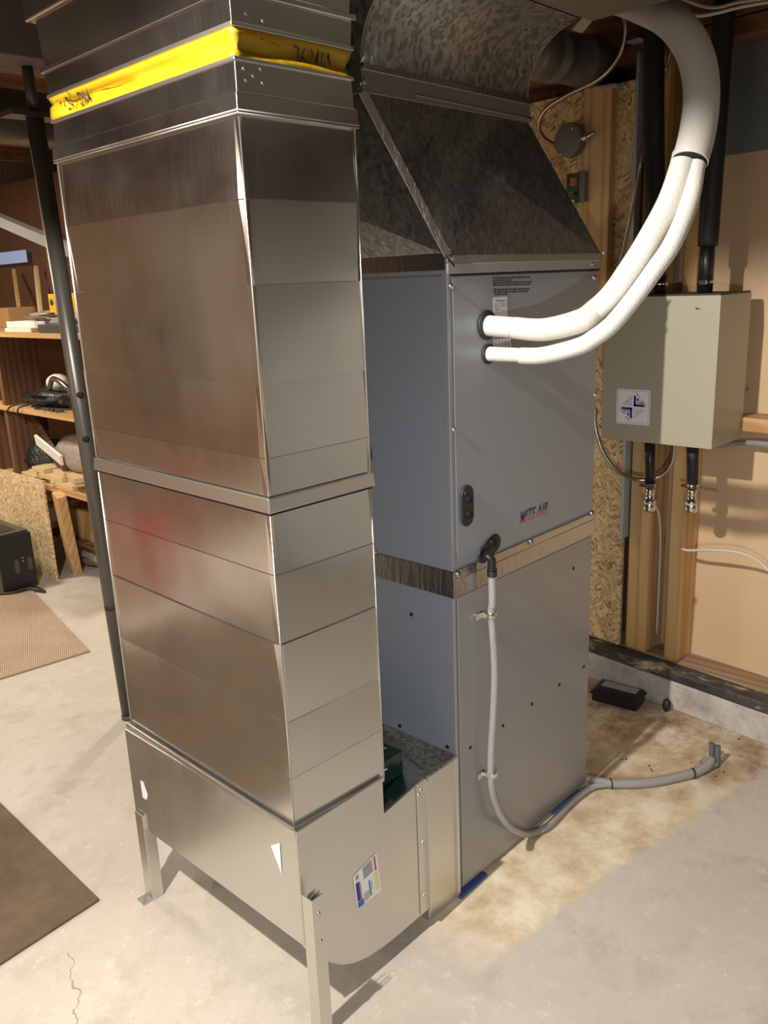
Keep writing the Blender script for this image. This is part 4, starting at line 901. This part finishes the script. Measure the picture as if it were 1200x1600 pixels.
# clear condensate tube
tb = thing('drain_tube', 'clear plastic condensate tube hanging down the front panel and curling along the floor', 'tube', (0.125, -0.03, 0))
X0 = EL.x; y0 = -0.031
tp = [(X0, y0, EL.z-0.020), (X0+0.001, y0, 0.66), at(768, 960, 1, -0.026), at(773, 1060, 1, -0.026), at(767, 1208, 1, -0.024), at(777, 1262, 1, -0.026), at(798, 1293, 1, -0.034)]
tp += [at(828, 1303, 2, 0.016), at(856, 1290, 2, 0.014), at(880, 1266, 2, 0.012), at(905, 1243, 2, 0.012), at(928, 1229, 2, 0.012), at(955, 1225, 2, 0.013)]
mb = MB(); mb.tube(tp, 0.0080, 14, 8); mb.build('tube_wall', 'clear', tb)
mb = MB(); mb.tube(tp, 0.0050, 10, 8); mb.build('tube_bore', 'tubecore', tb)
for (q, lb) in ((at(767, 960, 1, -0.024), 'upper'), (at(769, 1208, 1, -0.024), 'lower')):
    mb = MB(); mb.lathe(q+Vector((0, 0, -0.006)), (0, 0, 1), [(0, 0.0088), (0, 0.0118), (0.004, 0.0122), (0.008, 0.0122), (0.012, 0.0118), (0.012, 0.0088)], 18); mb.box((q.x-0.032, -0.012, q.z-0.007), (q.x-0.008, -0.003, q.z+0.006)); mb.box((q.x-0.016, -0.020, q.z-0.006), (q.x-0.008, -0.006, q.z+0.006))
    mb.lathe((q.x-0.021, -0.008, q.z), (0, -1, 0), [(0, 0.005), (0.003, 0.004), (0.0032, 0)], 10)
    tag(mb.build('pipe_clip', 'chrome', None, 0.001), '%s shiny metal clip pinning the clear drain tube to the lower panel' % lb, 'clip')
# larger clear sleeve to floor drain
sl = thing('drain_sleeve', 'larger clear tube with black ties lying on the stained floor toward the drain stubs', 'tube', at(1000, 1222, 2, 0))
lp = [at(918, 1217, 2, 0.016), at(955, 1224, 2, 0.014), at(1010, 1223, 2, 0.013), at(1050, 1216, 2, 0.013), at(1085, 1207, 2, 0.013), at(1106, 1196, 2, 0.016), at(1112, 1186, 2, 0.020)]
mb = MB(); mb.tube(lp, [0.010, 0.0125, 0.0125, 0.0125, 0.0125, 0.012, 0.010], 16, 8); mb.build('tube_wall', 'clear', sl)
mb = MB(); mb.tube(lp, 0.0085, 12, 8); mb.build('tube_bore', 'tubecore', sl)
for (u, v) in ((954, 1224), (1083, 1208)):
    a = at(u, v, 2, 0.014); t = (at(u+10, v-1, 2, 0.014)-a).normalized(); MB().lathe(a, t, [(-0.0015, 0.0130), (-0.0015, 0.0140), (0.0015, 0.0140), (0.0015, 0.0130)], 18).build('tie', 'black', sl)
for (u0, v0, u1, v1, lb) in ((1112, 1190, 1107, 1163, 'left of two short grey pipe stubs standing in the floor drain hole'), (1121, 1194, 1116, 1165, 'right of two short grey pipe stubs standing in the floor drain hole')):
    a = at(u0, v0, 2, 0.002); bq = Vector((a.x+0.004, a.y+0.004, 0.055)); mb = MB(); mb.tube([a, bq], [0.0078, 0.0078], 14, 0, cap=False); mb.cyl(a, a+(bq-a)*0.9, 0.006, seg=12)
    tag(mb.build('pipe_stub', 'pvc'), lb, 'pipe')
mb = MB(); mb.blob(at(1108, 1192, 2, 0.008), (0.028, 0.022, 0.010), 12, 0.3, 5); tag(mb.build('tape_wad', 'clear'), 'crumpled wad of clear tape where the drain tube meets the pipe stubs', 'tape')
rnd = random.Random(3)
for k in range(16):
    u, v = rnd.choice([(1085, 1196), (1128, 1210), (985, 1190), (1010, 1200), (905, 1100), (1165, 1150), (960, 1262)]); u += rnd.uniform(-16, 16); v += rnd.uniform(-5, 6)
    a = at(u, v, 2, 0.0012); mb = MB(); mb.blob(a, (rnd.uniform(.002, .004), rnd.uniform(.0015, .003), .0012), 6, 0.4, k)
    tag(mb.build('debris', 'ink' if k % 3 else 'brown'), 'small dark crumb of debris on the stained concrete round the drain', 'debris', 'crumbs of debris on the floor')

# ================================================================== STEEL POST
sp_ = thing('steel_post', 'slim dark steel support post behind the return duct', 'post', (-0.045, 1.285, 0))
mb = MB(); mb.cyl((-0.045, 1.285, 0.004), (-0.088, 1.285, 1.74), 0.0225, seg=28); mb.build('shaft', 'pole', sp_)
MB().lathe((-0.045, 1.285, 0), (0, 0, 1), [(0, 0.025), (0.012, 0.0245), (0.014, 0.022)], 28).build('foot', 'pole', sp_)
mb = MB(); mb.box((-0.16, 1.26, 1.74), (-0.02, 1.33, 1.752)); mb.cyl((-0.088, 1.285, 1.752), (-0.09, 1.285, 1.86), 0.014); mb.build('screw_jack', 'pole', sp_)
mb = MB()
for (u, v) in ((125, 617), (134, 686)):
    a = at(u, v, 1, 1.264); MB().lathe(a, (-0.75, -0.66, 0), [(-0.006, 0.0085), (0.0045, 0.0085), (0.0046, 0)], 14).build('pin_hole', 'dark', sp_)
MB().lathe((-0.0545, 1.285, 0.372), (0, 0, 1), [(0, 0.0228), (0.012, 0.0230), (0.013, 0.0226)], 28).build('joint_mark', 'brown', sp_)
# wooden beam and dark duct over the post, far ceiling
o = MB().box((-3.9, 1.20, 1.86), (0.95, 1.36, 2.16)).build('ceiling_beam', 'beamgrey', None, 0.003); tag(o, 'dim grey-brown boxed beam carried by the steel post at the upper left', 'beam')
o = MB(); o.tube([(-1.2, 1.62, 1.80), (-0.25, 1.62, 1.80), (0.85, 1.62, 1.80)], 0.075, 24, 0); tag(o.build('black_round_duct', 'pole'), 'dark round duct under the ceiling at the far left behind the post', 'duct')

# ================================================================== LEFT: SHELVES AND CLUTTER
XF = 0.45
def sy(u, v, x=XF): return at(u, v, 0, x)
def plank(nm, m, x0, x1, y0, y1, z0, z1, parent=None, bev=0.002): return MB().box((x0, y0, z0), (x1, y1, z1)).build(nm, m, parent, bev)
sh = thing('wooden_shelving', 'rough wooden shelving against the far wall, cluttered with tools and bags', 'shelves', (0.8, 2.9, 0))
plank('shelf', 'pine_y', XF, 1.02, 2.0, 4.3, 1.120, 1.140, sh)
zm = sy(60, 643).z
plank('shelf', 'pine_y', XF, 1.02, 2.0, 4.3, zm-0.022, zm, sh)
a = sy(45, 745); zb = 0.455
plank('shelf', 'pine_y', 0.47, 1.04, 2.15, 4.3, zb-0.03, zb, sh)
u0, u1 = sy(8, 560), sy(28, 560)
plank('upright', 'darkwood', XF+0.01, XF+0.20, 3.06, 3.10, zb, 1.12, sh)
plank('upright', 'darkwood', XF+0.01, XF+0.20, 3.30, 3.34, zb, 1.12, sh)
plank('upright', 'darkwood', 0.90, 1.0, 2.02, 2.06, 0, 1.12, sh)
mb = MB(); mb.beam(sy(92, 772), (sy(118, 890, 0.55).x, sy(118, 890, 0.55).y, 0.0), 0.06, 0.04, (1, 0, 0)); mb.build('table_leg', 'pine', sh, 0.002)
plank('back_panel', 'darkwood', 1.03, 1.05, 2.0, 4.4, 0.1, 1.9, sh)
for k, yy in enumerate((2.3, 2.9, 3.5)): plank('back_stud', 'darkwood', 0.98, 1.03, yy, yy+0.04, 1.14, 1.85, sh)
# strand board panel in front
op = MB().box((0.435, 2.745, 0.0), (0.447, 3.60, 0.480)).build('strand_board', 'osb_pale', None, 0.001)
tag(op, 'pale strand board sheet standing in front of the workbench beside the black computer case', 'panel')
# computer tower
pc = thing('computer_tower', 'black computer tower standing on the floor in front of the strand board', 'computer', (0.24, 2.82, 0))
MB().box((0.185, 2.735, 0.01), (0.345, 3.15, 0.265)).build('case', 'black', pc, 0.006)
MB().box((0.187, 2.76, 0.265), (0.343, 3.15, 0.272)).build('top_cover', 'pcgrey', pc, 0.003)
MB().box((0.225, 2.80, 0.272), (0.305, 3.05, 0.274)).build('top_vent', 'black', pc)
mb = MB()
for (x, z) in ((0.29, 0.14), (0.29, 0.155)): mb.lathe((x, 2.735, z), (0, -1, 0), [(0, 0.005), (0.006, 0.004), (0.006, 0)], 10)
mb.build('jack', 'brass', pc)
for x in (0.262, 0.322):
    MB().box((x-0.012, 2.733, 0.09), (x+0.008, 2.7355, 0.15)).build('port_block', 'pcgrey', pc)
for x in (0.20, 0.33):
    for y in (2.75, 3.12): MB().cyl((x, y, 0), (x, y, 0.011), 0.012, seg=12).build('foot', 'rubber', pc)
mb = MB(); mb.tube([(0.30, 2.73, 0.03), (0.32, 2.62, 0.008), at(45, 921, 2, 0.012), at(20, 926, 2, 0.016), at(-30, 930, 2, 0.012)], 0.005, 8, 6)
mb.build('power_cord', 'blackcable', pc)
# mats
def mat_floor(pts, th, m, nm, lb, cat):
    o_ = MB().slab([Vector((p[0], p[1], 0.0006)) for p in pts], (0, 0, th)).build(nm, m, None, 0.002); return tag(o_, lb, cat)
C1, C2, C3 = at(141, 1019, 2, 0), at(45, 918, 2, 0), at(-30, 1069, 2, 0)
mat_floor([C1, (C3.x-1.2, C3.y+0.12), (C2.x-1.9, C2.y+0.45), (C2.x-0.3, C2.y+0.05), C2][::-1], 0.008, 'rug', 'floor_carpet', 'ribbed beige carpet piece on the floor in front of the shelving', 'carpet')
D1, D2, D3 = at(156, 1408, 2, 0), at(0, 1256, 2, 0), at(0, 1510, 2, 0)
mat_floor([D1, D1+(D3-D1)*5, D1+(D3-D1)*5+(D2-D1)*2.4, D1+(D2-D1)*2.4][::-1], 0.007, 'rugdark', 'floor_mat', 'dark brown flat mat at the lower left of the floor', 'mat')
# shelf contents
def item(mb, nm, m, lb, cat, grp=None, bev=0.0): return tag(mb.build(nm, m, None, bev), lb, cat, grp)
zt_ = 1.1405
def onbox(u0, u1, zz0, h, x0, dx, nm, m, lb, cat, bev=0.003, grp=None):
    a, b = at(u0, 520, 0, x0), at(u1, 520, 0, x0)
    return item(MB().box((x0, min(a.y, b.y), zz0), (x0+dx, max(a.y, b.y), zz0+h)), nm, m, lb, cat, grp, bev)
onbox(8, 48, zt_, 0.018, XF+0.03, 0.2, 'paper_stack', 'pad_white', 'lower white bundle of papers on the top shelf', 'papers')
onbox(12, 56, zt_+0.0185, 0.028, XF+0.04, 0.2, 'paper_stack', 'white', 'upper white bundle lying on the papers on the top shelf', 'papers')
onbox(60, 100, zt_, 0.035, XF+0.03, 0.22, 'grey_tray', 'pcgrey', 'dark grey tray of oddments on the top shelf beside the post', 'tray')
item(MB().blob((XF+0.15, sy(30, 500).y, zt_+0.066), (0.09, 0.12, 0.022), 14, 0.3, 11), 'plastic_bag', 'bag', 'crinkled clear grey plastic bag on top of the white papers', 'bag')
item(MB().blob((XF+0.15, sy(75, 500).y, zt_+0.055), (0.08, 0.07, 0.024), 14, 0.3, 12), 'plastic_bag', 'bag', 'crinkled clear grey plastic bag in the tray beside the post', 'bag')
a, b = at(77, 480, 0, XF+0.12), at(96, 480, 0, XF+0.12)
yb = thing('yellow_box', 'small yellow box with dark marks standing on the top shelf', 'box', (XF+0.16, (a.y+b.y)/2, zt_+0.08))
MB().box((XF+0.12, b.y-0.02, zt_+0.06), (XF+0.18, a.y, zt_+0.16)).build('box', 'toolyellow', yb, 0.003)
MB().lathe((XF+0.119, a.y-0.03, zt_+0.125), (-1, 0, 0), [(0, 0.014), (0.001, 0.014), (0.001, 0)], 10).build('mark', 'ink', yb)
onbox(58, 100, zt_+0.0351, 0.025, XF+0.10, 0.1, 'tray_block', 'cab_edge', 'pale grey block under the yellow box on the top shelf', 'block')
for i, (u, lb) in enumerate(((57, 'longer wooden handle leaning upright on the wall above the top shelf'), (20, 'thin pale stick leaning on the wall above the top shelf, left of the thicker handle'))):
    a = at(u-2 if i == 0 else u, 430, 0, 0.96); bq = at(u+7 if i == 0 else u+12, 500, 0, 0.80)
    mb = MB(); mb.beam((0.80, bq.y, zt_), (0.97, a.y, zt_+0.30), 0.032 if i == 0 else 0.016, 0.02, (1, 0, 0)); item(mb, 'wooden_stick', 'cream' if i == 0 else 'pine', lb, 'stick', None, 0.003)
onbox(-5, 17, zt_, 0.10, 0.72, 0.15, 'red_topped_carton', 'card', 'brown carton with reddish top at the far back of the top shelf', 'carton')
# outlet
a = at(30, 550, 0, 1.02)
ot = thing('power_outlet', 'white electrical outlet strip on the wall between the upper shelves', 'outlet', a)
MB().box((1.005, a.y-0.07, a.z-0.030), (1.028, a.y+0.07, a.z+0.030)).build('plate', 'cable', ot, 0.003)
for dy in (-0.035, 0.03): MB().box((1.002, a.y+dy-0.012, a.z-0.012), (1.0055, a.y+dy+0.012, a.z+0.012)).build('socket', 'pcgrey', ot)
mb = MB(); mb.tube([(1.0, a.y-0.03, a.z), (0.95, a.y-0.15, a.z-0.06), (0.85, a.y-0.32, a.z-0.16), (0.80, a.y-0.5, a.z-0.30)], 0.005, 8, 5); mb.build('cord', 'blackcable', ot)
# mid shelf
z2 = zm+0.0005
a = sy(38, 605); item(MB().blob((XF+0.16, a.y, z2+0.10), (0.05, 0.07, 0.045), 16, 0.05, 21), 'white_bowl', 'white', 'rounded white tub poking from the clutter on the middle shelf', 'tub')
a = sy(45, 620); item(MB().blob((XF+0.13, a.y, z2+0.045), (0.11, 0.20, 0.045), 18, 0.3, 22), 'black_bag', 'blackbag', 'glossy black tool bag sprawling over the middle shelf', 'bag')
a = sy(90, 620); item(MB().blob((XF+0.16, a.y, z2+0.05), (0.10, 0.18, 0.05), 18, 0.35, 23), 'black_bag', 'blackbag', 'second black bag on the middle shelf next to the steel post', 'bag')
a = sy(103, 605); mb = MB(); mb.obox((XF+0.10, a.y, z2+0.12), (1, 0, 0), (0, 0.9, 0.45), (0, -0.45, 0.9), (0.05, 0.075, 0.028)); item(mb, 'yellow_tool', 'toolyellow', 'yellow power tool lying on the black bag on the middle shelf', 'tool', None, 0.012)
a = sy(68, 600); mb = MB(); mb.tube([(XF+0.08, a.y+0.12, z2+0.09), (XF+0.06, a.y+0.03, z2+0.14), (XF+0.06, a.y-0.06, z2+0.12), (XF+0.07, a.y-0.12, z2+0.08)], 0.012, 8, 5); item(mb, 'hand_tool', 'chrome', 'shiny curved hand tool on top of the black bags', 'tool')
for i, (ua, va, ub, vb) in enumerate(((12, 648, 45, 634), (30, 650, 52, 634))):
    mb = MB(); p, q = sy(ua, va, XF-0.01), sy(ub, vb, XF+0.05); mb.tube([Vector((XF-0.012, p.y, zm-0.03)), Vector((XF-0.012, (p.y+q.y)/2, zm+0.006)), Vector((XF+0.06, q.y, zm+0.02))], 0.004, 6, 5)
    item(mb, 'black_strap', 'blackcable', 'thin black strap %s over the edge of the middle shelf' % ('hanging farther left' if i == 0 else 'hanging nearer the bags'), 'strap')
for k in range(7):
    p = sy(60+5.5*k, 640, XF+0.03); mb = MB(); mb.obox((XF+0.03+0.012*(k % 2), p.y, z2+0.008), (math.cos(k), math.sin(k), 0), (-math.sin(k), math.cos(k), 0), (0, 0, 1), (0.018, 0.007, 0.005))
    item(mb, 'loose_bolt', 'pcgrey', 'small loose metal bolt near the edge of the middle shelf', 'bolt', 'loose bolts along the middle shelf edge', 0.001)
# under mid shelf: boards, black bag, crumpled bag
z3 = zb+0.0005
p0, p1 = sy(35, 665, 0.55), sy(100, 712, 0.52)
mb = MB(); mb.beam((0.62, p0.y+0.1, zb+0.31), (0.52, p1.y, zb+0.05), 0.10, 0.02, (1, 0, 0.3)); item(mb, 'leaning_plank', 'darkwood', 'brown plank slanting down under the middle shelf', 'plank', None, 0.002)
a, b = at(55, 687, 0, 0.50), at(95, 720, 0, 0.49)
mb = MB(); mb.beam((0.505, a.y, a.z), (0.495, b.y, b.z), 0.05, 0.012, (1, 0, 0.2)); item(mb, 'paper_bundle', 'white', 'bright white bent sheet slanting under the middle shelf', 'paper')
a = at(56, 705, 0, 0.55); item(MB().blob((0.60, a.y-0.02, z3+0.085), (0.10, 0.11, 0.085), 16, 0.18, 31), 'black_sack', 'blackbag', 'black shiny sack on the workbench beneath the white sheet', 'sack')
a = at(115, 700, 0, 0.55); item(MB().blob((0.62, a.y, z3+0.13), (0.12, 0.24, 0.09), 20, 0.14, 32), 'crumpled_bag', 'bag', 'large crumpled grey-brown bag on the workbench behind the post', 'bag')
# offcuts on bench
rnd = random.Random(9)
for k in range(9):
    u = 52+8.5*k; p = at(u, 745, 0, 0.50); ly = rnd.uniform(0.06, 0.13); zz = z3+0.022*(k % 3); aa = rnd.uniform(-0.35, 0.35)
    mb = MB(); mb.obox((0.53+0.02*(k % 2), p.y, zz+0.011), (math.cos(aa), math.sin(aa), 0), (-math.sin(aa), math.cos(aa), 0), (0, 0, 1), (0.055, ly, 0.0105))
    item(mb, 'wood_offcut', 'cream', 'pale wood offcut in the loose pile on the workbench edge', 'offcut', 'wood offcuts piled on the workbench', 0.001)
# under bench
a = at(130, 815, 0, 0.62); mb = MB().box((0.60, a.y-0.35, 0.16), (0.95, a.y+0.12, 0.30)); item(mb, 'cardboard_box', 'card', 'brown cardboard box tucked under the workbench behind the post', 'box', None, 0.003)
MBx = MB().box((0.56, a.y-0.4, 0.145), (1.0, a.y+0.3, 0.16)); MBx.build('lower_shelf', 'darkwood', sh)
a = at(145, 870, 0, 0.65); item(MB().blob((0.70, a.y, 0.065), (0.10, 0.14, 0.065), 16, 0.2, 41), 'crumpled_bag', 'bag', 'crumpled pale plastic bag on the floor under the workbench', 'bag')
a = at(86, 802, 0, 0.62); MB().box((0.60, a.y-0.03, 0.27), (0.75, a.y+0.05, 0.29)).build('brace', 'cream', sh)
# basement window and pale beam at far left
wy = at(25, 402, 0, 1.03); mb = MB().box((0.985, wy.y-0.22, wy.z-0.035), (0.992, wy.y+0.25, wy.z+0.030)); o = mb.build('window_1', 'winglass'); struct(o)
mb = MB(); p, q = at(-25, 333, 0, 0.60), at(80, 378, 0, 0.60); mb.beam(p, q+(q-p)*0.3, 0.05, 0.045, (0, 0, 1)); item(mb, 'pale_pipe', 'cab_edge', 'pale pipe slanting below the ceiling above the shelving', 'pipe')

# ================================================================== ROOM BEYOND THE FRAME (far-wall studs, and unseen props added for their reflections in the metal)
for k, x in enumerate((-3.6, -3.0, -2.4, -1.8, -1.2)):
    MBs = MB().box((x, 4.78, 0), (x+0.05, 4.9, 1.98)).build('wall_stud', 'pine', None, 0.003); tag(MBs, 'pine stud on the far wall behind the left of the room', 'stud', 'studs on the far wall')
rc = MB().lathe((-1.38, 2.22, 0), (0, 0, 1), [(0, 0.13), (0.36, 0.17), (0.37, 0.175), (0.38, 0.175), (0.37, 0.16), (0.02, 0.12), (0.02, 0)], 28).build('reflection_bucket', 'redpaint'); tag(rc, 'unseen red bucket added for its reflection in the return duct', 'bucket')  # put in out of view to give the duct its red reflection
tb2 = thing('reflection_table', 'unseen low brown wooden table added for its reflection in the return duct', 'table', (-2.3, 3.1, 0))  # unseen prop, added so the duct mirrors a brown band
MB().box((-2.9, 2.75, 0.62), (-1.65, 3.5, 0.66)).build('table_top', 'darkwood', tb2, 0.004)
MB().box((-2.85, 2.80, 0.20), (-1.70, 2.82, 0.62)).build('front_board', 'darkwood', tb2, 0.002)
for x in (-2.86, -1.76):
    for y in (2.78, 3.40): MB().box((x, y, 0), (x+0.07, y+0.07, 0.62)).build('leg', 'darkwood', tb2, 0.003)
tag(MB().box((-3.55, 4.55, 0.0), (-3.25, 4.6, 1.75)).build('reflection_slab', 'white', None, 0.004), 'unseen pale door slab added for its reflection in the return duct', 'door slab')  # added out of view, mirrors as a pale upright streak in the duct
tag(MB().box((-3.15, 4.45, 0.0), (-2.85, 4.75, 1.2)).build('reflection_locker', 'black', None, 0.006), 'unseen dark locker added beside the pale slab for its reflection in the return duct', 'locker')  # added unseen, gives the duct a dark upright next to the pale streak
